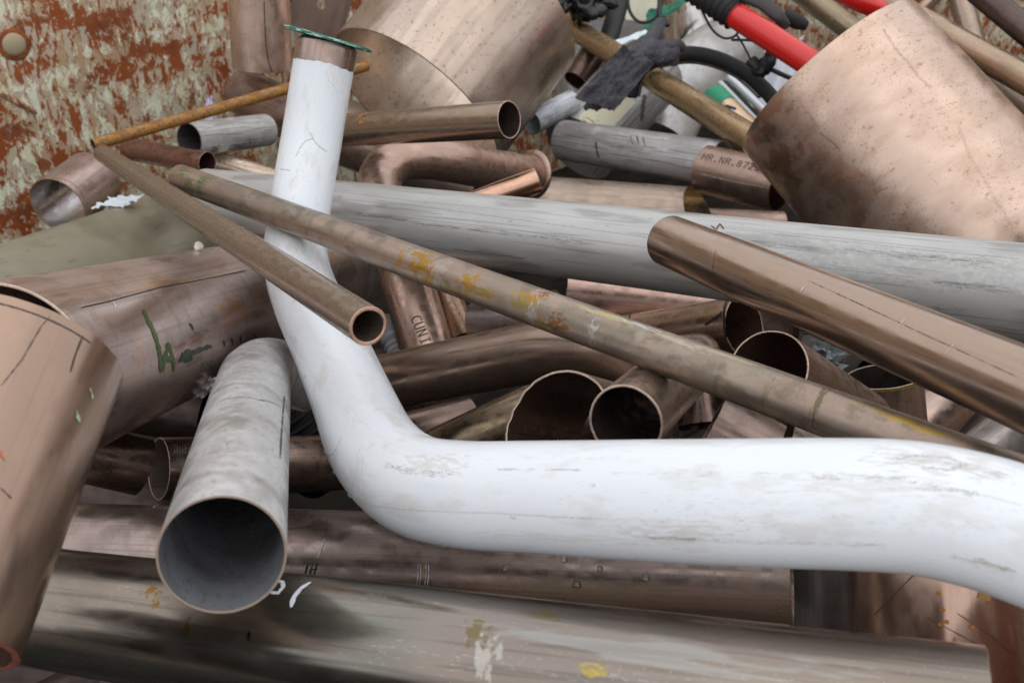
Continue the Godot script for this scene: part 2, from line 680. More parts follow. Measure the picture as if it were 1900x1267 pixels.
	skin("long_grey", 512, 1536, Color8(177, 178, 178), [
		[2.0, 4.0, 4, 0.4, 0.8, Color8(153, 154, 154), 0.7, false],
		[3.0, 2.0, 4, 0.5, 0.8, Color8(194, 194, 195), 0.6, false],
		[6.0, 3.0, 5, 0.6, 0.82, Color8(137, 136, 136), 0.55, false],
		[60.0, 40.0, 2, 0.68, 0.86, Color8(109, 109, 109), 0.4, false],
		[40.0, 2.0, 3, 0.74, 0.9, Color8(115, 114, 114), 0.4, false]])
	skin("marked_copper", 1024, 1024, Color8(192, 175, 167), [
		[3.0, 3.0, 4, 0.30, 0.88, Color8(165, 150, 143), 0.43, false],
		[4.0, 6.0, 3, 0.40, 0.88, Color8(204, 182, 164), 0.40, false],
		[3.0, 2.0, 4, 0.50, 0.93, Color8(149, 137, 133), 0.37, false],
		[60.0, 48.0, 2, 0.58, 0.85, Color8(134, 120, 113), 0.3, false],
		[50.0, 0.3, 2, 0.6, 0.85, Color8(149, 135, 128), 0.35, false],
		[110.0, 1.0, 2, 0.8, 0.92, Color8(114, 102, 96), 0.5, false],
		[160.0, 1.0, 1, 0.88, 0.97, Color8(234, 226, 220), 0.5, false]])
	skin("great_copper", 1024, 1024, Color8(216, 197, 183), [
		[4.0, 1.0, 4, 0.35, 0.83, Color8(195, 171, 155), 0.37, false],
		[5.0, 2.0, 3, 0.45, 0.88, Color8(193, 174, 166), 0.37, false],
		[16.0, 1.0, 4, 0.48, 0.88, Color8(177, 148, 125), 0.28, false],
		[60.0, 1.5, 3, 0.7, 0.85, Color8(149, 124, 107), 0.5, false],
		[120.0, 1.0, 2, 0.76, 0.88, Color8(115, 99, 91), 0.55, false],
		[180.0, 1.0, 1, 0.84, 0.95, Color8(87, 77, 73), 0.5, false]])
	skin("tarnished", 512, 1024, Color8(138, 127, 118), [
		[1.5, 5.0, 3, 0.4, 0.8, Color8(125, 124, 114), 0.85, false],
		[2.5, 8.0, 3, 0.5, 0.8, Color8(122, 108, 103), 0.6, false],
		[2.0, 6.0, 3, 0.52, 0.9, Color8(147, 130, 112), 0.5, false],
		[8.0, 20.0, 3, 0.5, 0.85, Color8(146, 139, 133), 0.3, false],
		[60.0, 30.0, 2, 0.58, 0.85, Color8(97, 88, 83), 0.4, false],
		[120.0, 1.0, 1, 0.86, 0.96, Color8(186, 182, 175), 0.5, false]])
	skin("olive_coat", 512, 512, Color8(146, 140, 120), [
		[3.0, 1.0, 4, 0.4, 0.8, Color8(124, 120, 100), 0.7, false],
		[4.0, 1.0, 4, 0.6, 0.85, Color8(164, 156, 134), 0.6, false],
		[40.0, 4.0, 2, 0.72, 0.9, Color8(100, 94, 80), 0.45, false]])
	skin("rust_wall", 1024, 1024, Color8(228, 230, 206), [
		[4.0, 1.0, 4, 0.4, 0.8, Color8(204, 206, 176), 0.6, false],
		[9.0, 2.6, 7, 0.585, 0.625, Color8(190, 150, 100), 0.35, false, 0.65],
		[9.0, 2.6, 7, 0.612, 0.628, Color8(150, 76, 32), 0.97, false, 0.65],
		[4.0, 1.6, 8, 0.61, 0.626, Color8(144, 72, 30), 0.97, false, 0.7],
		[36.0, 5.0, 4, 0.67, 0.7, Color8(140, 70, 30), 0.95, false, 0.6],
		[8.0, 1.5, 7, 0.64, 0.72, Color8(112, 54, 28), 0.8, false, 0.7],
		[120.0, 1.0, 2, 0.76, 0.88, Color8(92, 58, 36), 0.5, false]])
	skin("rust_flat", 512, 512, Color8(150, 78, 34), [
		[5.0, 1.0, 4, 0.45, 0.75, Color8(112, 54, 26), 0.8, false],
		[30.0, 1.0, 3, 0.6, 0.8, Color8(176, 108, 54), 0.6, false]])
	skin("ochre_rust", 256, 512, Color8(168, 116, 44), [
		[4.0, 4.0, 4, 0.45, 0.75, Color8(132, 86, 34), 0.8, false],
		[6.0, 1.0, 4, 0.62, 0.74, Color8(150, 146, 134), 0.85, false],
		[40.0, 2.0, 3, 0.62, 0.8, Color8(104, 66, 30), 0.6, false]])
	var group := WorkerThreadPool.add_group_task(make_skin, skin_jobs.size())
	WorkerThreadPool.wait_for_group_task_completion(group)
	for d in skin_jobs:
		skins[d.name] = d.image
	var noise := FastNoiseLite.new()
	noise.noise_type = FastNoiseLite.TYPE_SIMPLEX_SMOOTH
	noise.seed = 5
	noise.frequency = 0.02
	noise.fractal_octaves = 5
	var im := noise.get_seamless_image(512, 512)
	im.convert(Image.FORMAT_L8)
	var g := im.get_data()
	for i in g.size():
		g[i] = int(150.0 + 105.0 * smoothstep(0.25, 0.8, g[i] / 255.0))
	rough_map = ImageTexture.create_from_image(Image.create_from_data(512, 512, false, Image.FORMAT_L8, g))
	noise.seed = 9
	noise.frequency = 0.012
	noise.fractal_octaves = 4
	noise.fractal_gain = 0.4
	im = noise.get_seamless_image(512, 512)
	im.convert(Image.FORMAT_L8)
	bump_map = ImageTexture.create_from_image(im)


func _ready() -> void:
	rng.seed = 41
	# camera, sky, sun and exposure
	var cam := Camera3D.new()
	cam.name = "camera"
	add_child(cam)
	var lens := CameraAttributesPhysical.new()
	lens.frustum_focal_length = 48.0809
	lens.frustum_focus_distance = 1.3
	lens.exposure_aperture = 10.0
	cam.attributes = lens
	cam.fov = 40.0
	cam.near = 0.05
	cam.far = 200.0
	cam.position = Vector3(0, 1.9, 0)
	cam.rotation = Vector3(deg_to_rad(-32.0), 0, 0)
	cam.current = true
	var env := Environment.new()
	env.background_mode = Environment.BG_SKY
	var sky := Sky.new()
	var air := ProceduralSkyMaterial.new()
	air.sky_top_color = Color(0.965, 0.978, 1.0)
	air.sky_horizon_color = Color(0.88, 0.89, 0.91)
	air.sky_curve = 0.2
	air.sky_energy_multiplier = 1.14
	air.ground_bottom_color = Color(0.3, 0.29, 0.28)
	air.ground_horizon_color = Color(0.6, 0.6, 0.6)
	air.sun_angle_max = 0.0
	sky.sky_material = air
	env.sky = sky
	env.tonemap_mode = Environment.TONE_MAPPER_LINEAR
	env.tonemap_exposure = 1.0
	env.sdfgi_enabled = true
	env.ssao_enabled = true
	env.ssil_enabled = true
	var world := WorldEnvironment.new()
	world.name = "world"
	world.environment = env
	add_child(world)
	var sun := DirectionalLight3D.new()
	sun.name = "sun"
	sun.light_energy = 0.16
	sun.light_angular_distance = 70.0
	sun.light_color = Color(1.0, 0.98, 0.95)
	sun.shadow_enabled = true
	sun.sky_mode = DirectionalLight3D.SKY_MODE_LIGHT_ONLY
	add_child(sun)
	sun.look_at_from_position(Vector3(0.6, 5, 1.6), Vector3.ZERO)
	build_skins()
	bright_cut = metal("copper_mid", Color(1.05, 1.0, 0.95), 0.45, 0.8, Vector2.ONE, 0.02)
	var grey_cut := paint(Color8(150, 140, 130), 0.6, 0.4)
	var ink := paint(Color8(38, 33, 32), 0.6)
	var faint_ink := paint(Color8(82, 68, 62), 0.6)
	var green_ink := paint(Color8(64, 82, 36), 0.3)
	var dark_green_ink := paint(Color8(40, 60, 44), 0.35)
	var white_ink := paint(Color8(225, 228, 235), 0.5)
	var black_rubber := paint(Color8(30, 29, 29), 0.7)
	var cable_black := paint(Color8(20, 20, 21), 0.45)
	var red_paint := paint(Color8(206, 22, 18), 0.28)
	red_paint.clearcoat_enabled = true
	red_paint.clearcoat = 0.5
	var green_tape := paint(Color8(12, 112, 84), 0.4)

	# the ground and the container round the heap
	var ground := part("ground", block(Vector3(0, -0.16, 0), Vector3.RIGHT, Vector3.UP, Vector3.BACK, Vector3(160, 0.1, 160)), paint(Color8(92, 90, 86), 0.9), self)
	ground.set_meta("kind", "structure")
	var skip := thing("scrap_container", "pale green scrap container with scratched rusty steel walls behind the heap", "container", Vector3(-1.6920, 0.0000, -2.9437))
	var wall_mat := metal("rust_wall", Color.WHITE, 0.75, 0.0, Vector2.ONE, 0.12, false)
	for i in 420:
		var a := rng.randf()
		var b := rng.randf()
		var t := rng.randf_range(-0.25, 0.25) if i % 3 else rng.randf_range(-1.3, 1.3)
		var m := rng.randf_range(0.02, 0.15)
		scratch("rust_wall", [[a, b], [a + m * sin(t) * 0.5 + rng.randf_range(-0.01, 0.01), b + m * 0.5], [a + m * sin(t), b + m * cos(t)]], Color8(132, 62, 26), rng.randf_range(0.7, 2.2), 0.95, 1.0)
	wall_mat.albedo_texture = ImageTexture.create_from_image(skins["rust_wall"])
	wall_mat.uv1_scale = Vector3(1.12, 1.12, 1.12)
	wall_mat.uv1_triplanar = true
	var panel := part("side_wall", block(Vector3.ZERO, Vector3(0.7205, 0.0000, -0.6934), Vector3.UP, Vector3(0.6934, -0.0000, 0.7205), Vector3(7.222, 2.3, 0.06)), wall_mat, skip)
	panel.position = Vector3(0.2754, 1.1500, -0.3067)
	var end_panel := part("end_wall", block(Vector3.ZERO, Vector3(0.6934, -0.0000, 0.7205), Vector3.UP, Vector3(-0.7205, -0.0000, 0.6934), Vector3(3.250, 2.3, 0.06)), wall_mat, skip)
	end_panel.position = Vector3(4.0464, 1.1500, -1.6391)
	var floor_plate := part("floor_plate", block(Vector3.ZERO, Vector3(0.7205, 0.0000, -0.6934), Vector3.UP, Vector3(0.6934, -0.0000, 0.7205), Vector3(7.222, 0.05, 3.250)), metal("rust_wall", Color(0.13, 0.12, 0.11), 0.95, 0.0, Vector2(4, 4), 0.1), skip)
	floor_plate.position = Vector3(1.4230, -0.0300, 0.8858)
	var near_panel := part("side_wall", block(Vector3.ZERO, Vector3(0.7205, 0.0000, -0.6934), Vector3.UP, Vector3(0.6934, -0.0000, 0.7205), Vector3(7.222, 1.27, 0.06)), wall_mat, skip)
	near_panel.position = Vector3(2.5707, 0.6350, 2.0782)
	part("bolt_head", turned(Vector3.ZERO, Vector3.ZERO + Vector3(0.6934, -0.0000, 0.7205) * 0.016, [[0.0, 0.036], [0.4, 0.036], [0.7, 0.031], [1.0, 0.022], [1.0, 0.0]]), paint(Color8(168, 156, 126), 0.85), skip).position = Vector3(0.1001, 1.1184, -0.0963)
	part("bolt_washer", turned(Vector3.ZERO, Vector3.ZERO + Vector3(0.6934, -0.0000, 0.7205) * 0.006, [[0.0, 0.05], [0.7, 0.05], [1.0, 0.046], [1.0, 0.03]]), metal("rust_flat", Color.WHITE, 0.9, 0.0), skip).position = Vector3(0.1001, 1.1184, -0.0963)
	part("weld_bead", loft([Vector3(0.0000, 0.0000, 0.0000), Vector3(0.0568, -0.0736, -0.0547), Vector3(0.1033, -0.1412, -0.0994)], [Vector2(0.007, 0.008), Vector2(0.012, 0.013), Vector2(0.007, 0.007)], 0.004, 12), wall_mat, skip).position = Vector3(0.0062, 1.0276, -0.0060)

	# wear, stains and scratches on the pipes that have a surface of their own
	scuff("white_coat", 0.6139, 0.6823, 0.0142, 0.0260, 120, Color8(110, 104, 98), 0.60, false, 9)
	scuff("white_coat", 0.6000, 0.7626, 0.0043, 0.0308, 60, Color8(130, 124, 118), 0.50, false, 14)
	scratch("white_coat", [[0.7722, 0.6354], [0.7361, 0.6655], [0.725, 0.699], [0.7222, 0.7324], [0.725, 0.7659], [0.7278, 0.796]], Color8(150, 134, 118), 1.2, 0.60, 1.00)
	scuff("white_coat", 0.7722, 0.8328, 0.0066, 0.0118, 60, Color8(100, 94, 88), 0.55, false, 9)
	scuff("white_coat", 0.7749, 0.8796, 0.0101, 0.0416, 120, Color8(150, 140, 130), 0.45, false, 9)
	scratch("white_coat", [[0.7749, 0.8194], [0.7778, 0.8462], [0.7778, 0.8796], [0.7749, 0.9198]], Color8(150, 140, 130), 1.0, 0.40, 1.00)
	scuff("white_coat", 0.5583, 0.9432, 0.0272, 0.0227, 150, Color8(120, 114, 108), 0.45, false, 20)
	scratch("white_coat", [[0.5612, 0.9264], [0.5472, 0.9331], [0.536, 0.9465], [0.55, 0.9532], [0.5777, 0.9465], [0.5806, 0.9365]], Color8(110, 104, 98), 2.0, 0.50, 2.00)
	scuff("white_coat", 0.6167, 0.9097, 0.0099, 0.0168, 90, Color8(130, 122, 114), 0.50, false, 8)
	scratch("white_coat", [[0.6388, 0.9198], [0.6361, 0.9365], [0.625, 0.9532], [0.625, 0.9766]], Color8(138, 130, 122), 1.3, 0.45, 1.50)
	scuff("white_coat", 0.6277, 0.9432, 0.0109, 0.0141, 70, Color8(130, 120, 112), 0.50, false, 8)
	scuff("white_coat", 0.7749, 0.9699, 0.0072, 0.0104, 60, Color8(110, 104, 98), 0.50, false, 8)
	scratch("white_coat", [[0.7805, 0.9532], [0.7805, 0.9666], [0.7778, 0.9799]], Color8(110, 102, 94), 1.4, 0.55, 1.00)
	scuff("white_coat", 0.7055, 0.5953, 0.0361, 0.0049, 40, Color8(116, 124, 146), 0.60, false, 8)
	scratch("white_coat", [[0.7695, 0.5686], [0.6973, 0.592], [0.6583, 0.5953], [0.6306, 0.5953]], Color8(110, 120, 140), 1.4, 0.70, 1.40)
	scuff("white_coat", 0.5222, 0.5184, 0.1203, 0.0233, 60, Color8(150, 146, 142), 0.40, false, 5)
	scuff("white_coat", 0.4889, 0.1338, 0.3314, 0.0321, 90, Color8(150, 140, 132), 0.45, false, 5)
	scuff("white_coat", 0.6750, 0.8495, 0.1032, 0.1251, 170, Color8(168, 160, 150), 0.45, false, 7)
	scuff("white_coat", 0.6083, 0.8763, 0.0102, 0.0740, 90, Color8(150, 142, 134), 0.40, false, 14)
	scuff("white_coat", 0.7278, 0.8094, 0.0081, 0.0420, 60, Color8(170, 160, 148), 0.40, false, 14)
	scuff("white_coat", 0.5139, 0.3010, 0.0754, 0.0195, 60, Color8(120, 114, 108), 0.50, false, 6)
	scratch("white_coat", [[0.5251, 0.1271], [0.511, 0.1171], [0.4861, 0.107], [0.4555, 0.1037], [0.4222, 0.1104], [0.3694, 0.1137]], Color8(132, 160, 120), 2.4, 0.60, 1.60)
	scratch("white_coat", [[0.4751, 0.097], [0.4528, 0.1037]], Color8(120, 150, 110), 2.2, 0.60, 1.00)
	scratch("white_coat", [[0.6112, 0.1405], [0.5416, 0.1438]], Color8(80, 90, 80), 1.6, 0.70, 1.00)
	scratch("white_coat", [[0.4445, 0.0268], [0.4222, 0.0368], [0.3944, 0.0401], [0.3611, 0.0468]], Color8(150, 146, 140), 1.4, 0.50, 1.00)
	scratch("white_coat", [[0.6694, 0.0201], [0.5833, 0.0201]], Color8(90, 86, 82), 1.6, 0.80, 1.00)
	scuff("white_coat", 0.5251, 0.1572, 0.0110, 0.0032, 6, Color8(90, 82, 76), 0.70, false, 4)
	scuff("white_coat", 0.5001, 0.1739, 0.0109, 0.0032, 6, Color8(90, 82, 76), 0.70, false, 4)
	scuff("white_coat", 0.6277, 0.1104, 0.0112, 0.0033, 6, Color8(90, 82, 76), 0.70, false, 4)
	scuff("white_coat", 0.3694, 0.1773, 0.0110, 0.0032, 6, Color8(90, 82, 76), 0.70, false, 4)
	scuff("white_coat", 0.5806, 0.2743, 0.0103, 0.0030, 6, Color8(90, 82, 76), 0.70, false, 4)
	scuff("white_coat", 0.4472, 0.3478, 0.0097, 0.0028, 6, Color8(90, 82, 76), 0.70, false, 4)
	scuff("white_coat", 0.5500, 0.4549, 0.0086, 0.0025, 6, Color8(90, 82, 76), 0.70, false, 4)
	scuff("white_coat", 0.4194, 0.5217, 0.0081, 0.0023, 6, Color8(90, 82, 76), 0.70, false, 4)
	scuff("white_coat", 0.7334, 0.7491, 0.0058, 0.0017, 6, Color8(90, 82, 76), 0.70, false, 4)
	scuff("white_coat", 0.6417, 0.7960, 0.0055, 0.0016, 6, Color8(90, 82, 76), 0.70, false, 4)
	scuff("white_coat", 0.5612, 0.7257, 0.0091, 0.0824, 90, Color8(168, 160, 152), 0.40, false, 7)
	scuff("white_coat", 0.7084, 0.8930, 0.0372, 0.0721, 160, Color8(150, 142, 134), 0.40, false, 6)
	scuff("white_coat", 0.7167, 0.6655, 0.0483, 0.0250, 70, Color8(150, 142, 134), 0.40, false, 6)
	scuff("white_coat", 0.5556, 0.5920, 0.1087, 0.0105, 60, Color8(140, 134, 128), 0.40, false, 6)
	scuff("white_coat", 0.4194, 0.1471, 0.2488, 0.0161, 120, Color8(140, 128, 118), 0.50, false, 5)
	scuff("white_coat", 0.5222, 0.0869, 0.1944, 0.0215, 80, Color8(120, 110, 102), 0.50, false, 3)
	stain("white_coat", 0.5862, 0.6923, 0.0313, 0.0182, Color8(186, 178, 166), 0.35, 6.0, 1.50)
	stain("white_coat", 0.7499, 0.8361, 0.0210, 0.0229, Color8(186, 178, 166), 0.35, 6.0, 1.50)
	stain("white_coat", 0.5472, 0.9432, 0.0372, 0.0216, Color8(186, 178, 166), 0.40, 6.0, 1.50)
	stain("white_coat", 0.6333, 0.9130, 0.0197, 0.0286, Color8(186, 178, 166), 0.30, 6.0, 1.50)
	stain("white_coat", 0.6861, 0.6321, 0.0851, 0.0066, Color8(186, 178, 166), 0.30, 6.0, 1.50)
	stain("white_coat", 0.4972, 0.3244, 0.0738, 0.0143, Color8(186, 178, 166), 0.30, 6.0, 1.50)
	stain("white_coat", 0.7889, 0.7793, 0.0141, 0.0438, Color8(186, 178, 166), 0.30, 6.0, 1.50)
	stain("white_coat", 0.7834, 0.9699, 0.0120, 0.0140, Color8(186, 178, 166), 0.35, 6.0, 1.50)
	bake("white_coat")
	stain("tarnished", 0.3723, 0.2375, 0.0157, 0.0099, Color8(128, 92, 34), 0.80, 3.0, 0.90)
	stain("tarnished", 0.4028, 0.2508, 0.0104, 0.0054, Color8(120, 88, 30), 0.80, 3.0, 0.90)
	stain("tarnished", 0.4472, 0.2976, 0.0201, 0.0037, Color8(120, 92, 30), 0.80, 3.0, 0.90)
	stain("tarnished", 0.3750, 0.6021, 0.0335, 0.0131, Color8(112, 98, 66), 0.70, 3.0, 0.90)
	stain("tarnished", 0.4305, 0.6154, 0.0437, 0.0119, Color8(196, 190, 182), 0.60, 3.0, 0.90)
	stain("tarnished", 0.3111, 0.6556, 0.0156, 0.0187, Color8(122, 116, 70), 0.60, 3.0, 0.90)
	stain("tarnished", 0.4249, 0.7091, 0.0125, 0.0113, Color8(186, 160, 60), 0.70, 3.0, 0.90)
	stain("tarnished", 0.3917, 0.4482, 0.0477, 0.0797, Color8(128, 130, 116), 0.50, 3.0, 0.90)
	stain("tarnished", 0.3750, 0.7725, 0.0308, 0.1286, Color8(166, 166, 162), 0.50, 3.0, 0.90)
	stain("tarnished", 0.4472, 0.3713, 0.0110, 0.0025, Color8(34, 34, 36), 0.90, 3.0, 0.90)
	scuff("tarnished", 0.3083, 0.4883, 0.0193, 0.0706, 90, Color8(186, 190, 196), 0.60, false, 5)
	scuff("tarnished", 0.4334, 0.6655, 0.0320, 0.1779, 140, Color8(206, 204, 200), 0.45, false, 8)
	bake("tarnished")
	stain("stained_tube", 0.5001, 0.4616, 0.1229, 0.0128, Color8(158, 116, 44), 0.90, 4.0, 1.00)
	stain("stained_tube", 0.5862, 0.4749, 0.1219, 0.0069, Color8(160, 112, 40), 0.80, 4.0, 1.00)
	stain("stained_tube", 0.5251, 0.4348, 0.1060, 0.0040, Color8(158, 116, 44), 0.70, 4.0, 1.00)
	stain("stained_tube", 0.5333, 0.5251, 0.0812, 0.0104, Color8(158, 116, 44), 0.90, 4.0, 1.00)
	stain("stained_tube", 0.5556, 0.5485, 0.0443, 0.0139, Color8(150, 120, 44), 0.70, 4.0, 1.00)
	stain("stained_tube", 0.4555, 0.5317, 0.0718, 0.0028, Color8(158, 116, 44), 0.80, 4.0, 1.00)
	stain("stained_tube", 0.6277, 0.5117, 0.0274, 0.0286, Color8(140, 116, 48), 0.60, 4.0, 1.00)
	stain("stained_tube", 0.5110, 0.5886, 0.0944, 0.0090, Color8(150, 128, 62), 0.80, 4.0, 1.00)
	stain("stained_tube", 0.4639, 0.5986, 0.0596, 0.0080, Color8(158, 116, 44), 0.90, 4.0, 1.00)
	stain("stained_tube", 0.3723, 0.6053, 0.0426, 0.0053, Color8(120, 76, 30), 0.80, 4.0, 1.00)
	stain("stained_tube", 0.5944, 0.6020, 0.1191, 0.0053, Color8(164, 160, 150), 0.80, 4.0, 1.00)
	stain("stained_tube", 0.6333, 0.6120, 0.0677, 0.0062, Color8(140, 116, 60), 0.70, 4.0, 1.00)
	stain("stained_tube", 0.5862, 0.6288, 0.0666, 0.0113, Color8(126, 76, 34), 0.75, 4.0, 1.00)
	stain("stained_tube", 0.3805, 0.6622, 0.0203, 0.0296, Color8(176, 170, 120), 0.80, 4.0, 1.00)
	stain("stained_tube", 0.3583, 0.6756, 0.0281, 0.0126, Color8(186, 158, 70), 0.80, 4.0, 1.00)
	stain("stained_tube", 0.3444, 0.6957, 0.0277, 0.0248, Color8(190, 196, 190), 0.75, 4.0, 1.00)
	stain("stained_tube", 0.3861, 0.7391, 0.0228, 0.0237, Color8(186, 188, 160), 0.70, 4.0, 1.00)
	stain("stained_tube", 0.3583, 0.7725, 0.0221, 0.0269, Color8(178, 176, 140), 0.60, 4.0, 1.00)
	stain("stained_tube", 0.2889, 0.8161, 0.0285, 0.0223, Color8(160, 164, 152), 0.60, 4.0, 1.00)
	stain("stained_tube", 0.5556, 0.6655, 0.0967, 0.0042, Color8(180, 180, 176), 0.60, 4.0, 1.00)
	stain("stained_tube", 0.7472, 0.6789, 0.0405, 0.0068, Color8(176, 172, 166), 0.50, 4.0, 1.00)
	stain("stained_tube", 0.4639, 0.8528, 0.1693, 0.0025, Color8(96, 86, 62), 0.80, 4.0, 1.00)
	stain("stained_tube", 0.5666, 0.7792, 0.1456, 0.0023, Color8(110, 98, 76), 0.50, 4.0, 1.00)
	stain("stained_tube", 0.5333, 0.8161, 0.1615, 0.0029, Color8(112, 98, 76), 0.50, 4.0, 1.00)
	stain("stained_tube", 0.3805, 0.8996, 0.0259, 0.0203, Color8(170, 140, 60), 0.70, 4.0, 1.00)
	stain("stained_tube", 0.3973, 0.9197, 0.0254, 0.0198, Color8(172, 140, 50), 0.70, 4.0, 1.00)
	stain("stained_tube", 0.5306, 0.4849, 0.1394, 0.0097, Color8(168, 162, 150), 0.50, 4.0, 1.00)
	stain("stained_tube", 0.4361, 0.4415, 0.0480, 0.0070, Color8(170, 166, 156), 0.50, 4.0, 1.00)
	stain("stained_tube", 0.4972, 0.7324, 0.1139, 0.0238, Color8(168, 148, 134), 0.40, 4.0, 1.00)
	stain("stained_tube", 0.4472, 0.7960, 0.1075, 0.0224, Color8(150, 140, 124), 0.50, 4.0, 1.00)
	stain("stained_tube", 0.5001, 0.8696, 0.0998, 0.0139, Color8(150, 132, 120), 0.50, 4.0, 1.00)
	stain("stained_tube", 0.4945, 0.8897, 0.0782, 0.0204, Color8(160, 140, 128), 0.50, 4.0, 1.00)
	stain("stained_tube", 0.4305, 0.0234, 0.0624, 0.0078, Color8(92, 110, 56), 0.70, 4.0, 1.20)
	stain("stained_tube", 0.5389, 0.0502, 0.0614, 0.0077, Color8(92, 110, 56), 0.70, 4.0, 1.20)
	stain("stained_tube", 0.4361, 0.0702, 0.0608, 0.0076, Color8(92, 110, 56), 0.70, 4.0, 1.20)
	stain("stained_tube", 0.3667, 0.0836, 0.0605, 0.0076, Color8(92, 110, 56), 0.70, 4.0, 1.20)
	stain("stained_tube", 0.5556, 0.0736, 0.0606, 0.0076, Color8(92, 110, 56), 0.70, 4.0, 1.20)
	scratch("stained_tube", [[0.6834, 0.505], [0.6556, 0.5351], [0.6888, 0.5652], [0.6388, 0.5986]], Color8(168, 140, 70), 2.0, 0.70, 1.00)
	bake("stained_tube")
	scratch("long_grey", [[0.4167, 0.2542], [0.4278, 0.3679], [0.4249, 0.4682], [0.4249, 0.6421]], Color8(96, 94, 94), 1.2, 0.60, 0.80)
	scratch("long_grey", [[0.4445, 0.3244], [0.4611, 0.4716], [0.4805, 0.6589]], Color8(96, 94, 94), 1.2, 0.60, 0.80)
	scratch("long_grey", [[0.511, 0.2809], [0.5083, 0.4749], [0.5166, 0.602], [0.5195, 0.6589]], Color8(96, 94, 94), 1.2, 0.60, 0.80)
	scratch("long_grey", [[0.5166, 0.7124], [0.5195, 0.8094], [0.5166, 0.8963]], Color8(96, 94, 94), 1.2, 0.60, 0.80)
	scratch("long_grey", [[0.4695, 0.2542], [0.4751, 0.3278], [0.4778, 0.4181]], Color8(96, 94, 94), 1.2, 0.60, 0.80)
	scratch("long_grey", [[0.4028, 0.6956], [0.414, 0.806], [0.4167, 0.893], [0.414, 0.9666]], Color8(96, 94, 94), 1.2, 0.60, 0.80)
	scuff("long_grey", 0.5278, 0.4281, 0.0092, 0.0516, 90, Color8(90, 88, 88), 0.60, false, 22)
	scuff("long_grey", 0.5278, 0.5418, 0.0108, 0.0539, 90, Color8(90, 88, 88), 0.60, false, 22)
	scuff("long_grey", 0.5195, 0.3311, 0.0073, 0.0361, 90, Color8(90, 88, 88), 0.60, false, 22)
	scuff("long_grey", 0.4499, 0.8595, 0.0143, 0.0401, 90, Color8(90, 88, 88), 0.60, false, 22)
	scuff("long_grey", 0.4445, 0.9130, 0.0173, 0.0344, 90, Color8(90, 88, 88), 0.60, false, 22)
	scuff("long_grey", 0.6083, 0.8796, 0.0178, 0.0531, 90, Color8(90, 88, 88), 0.60, false, 22)
	scuff("long_grey", 0.5695, 0.7291, 0.0117, 0.0388, 90, Color8(90, 88, 88), 0.60, false, 22)
	scuff("long_grey", 0.6277, 0.4749, 0.0068, 0.0452, 90, Color8(90, 88, 88), 0.60, false, 22)
	scuff("long_grey", 0.5222, 0.9364, 0.0135, 0.0295, 90, Color8(90, 88, 88), 0.60, false, 22)
	scuff("long_grey", 0.4555, 0.7826, 0.0113, 0.0281, 90, Color8(90, 88, 88), 0.60, false, 22)
	stain("long_grey", 0.4666, 0.8094, 0.0443, 0.0230, Color8(150, 150, 151), 0.30, 7.0, 1.60)
	stain("long_grey", 0.4751, 0.8529, 0.0538, 0.0313, Color8(150, 150, 151), 0.30, 7.0, 1.60)
	stain("long_grey", 0.4834, 0.9063, 0.0519, 0.0258, Color8(150, 150, 151), 0.30, 7.0, 1.60)
	stain("long_grey", 0.4305, 0.7692, 0.0304, 0.0142, Color8(150, 150, 151), 0.30, 7.0, 1.60)
	stain("long_grey", 0.4611, 0.9532, 0.0502, 0.0167, Color8(150, 150, 151), 0.30, 7.0, 1.60)
	bake("long_grey")
	stain("marked_copper", 0.5944, 0.3913, 0.0317, 0.0173, Color8(138, 116, 110), 0.50, 3.0, 1.20)
	stain("marked_copper", 0.6027, 0.0134, 0.0166, 0.0219, Color8(138, 116, 110), 0.50, 3.0, 1.20)
	stain("marked_copper", 0.7472, 0.1472, 0.0304, 0.0355, Color8(138, 116, 110), 0.50, 3.0, 1.20)
	stain("marked_copper", 0.6000, 0.1639, 0.0144, 0.0495, Color8(214, 176, 130), 0.60, 3.0, 0.90)
	stain("marked_copper", 0.6944, 0.2575, 0.0184, 0.0303, Color8(206, 150, 100), 0.60, 3.0, 0.90)
	stain("marked_copper", 0.8001, 0.3110, 0.0123, 0.0323, Color8(196, 140, 92), 0.60, 3.0, 0.90)
	stain("marked_copper", 0.7250, 0.0635, 0.0271, 0.0119, Color8(210, 160, 130), 0.35, 4.0, 1.30)
	bake("marked_copper")
	scuff("great_copper", 0.5862, 0.0000, 0.0135, 0.0332, 57, Color8(170, 112, 30), 0.85, false, 5)
	scuff("great_copper", 0.5833, 0.1170, 0.0192, 0.0329, 44, Color8(170, 112, 30), 0.85, false, 5)
	scuff("great_copper", 0.6000, 0.0435, 0.0078, 0.0190, 22, Color8(170, 112, 30), 0.85, false, 5)
	scuff("great_copper", 0.5889, 0.2742, 0.0209, 0.0325, 48, Color8(170, 112, 30), 0.85, false, 5)
	scuff("great_copper", 0.5889, 0.3344, 0.0094, 0.0278, 39, Color8(170, 112, 30), 0.85, false, 5)
	scuff("great_copper", 0.6194, 0.5351, 0.0207, 0.0600, 88, Color8(170, 112, 30), 0.85, false, 5)
	scuff("great_copper", 0.6167, 0.5886, 0.0206, 0.0551, 88, Color8(170, 112, 30), 0.85, false, 5)
	scuff("great_copper", 0.6112, 0.6455, 0.0149, 0.0456, 66, Color8(170, 112, 30), 0.85, false, 5)
	scuff("great_copper", 0.6223, 0.4582, 0.0095, 0.0279, 30, Color8(170, 112, 30), 0.85, false, 5)
	scuff("great_copper", 0.5472, 0.5518, 0.0128, 0.0449, 39, Color8(170, 112, 30), 0.85, false, 5)
	scuff("great_copper", 0.5195, 0.6354, 0.0127, 0.0444, 30, Color8(170, 112, 30), 0.85, false, 5)
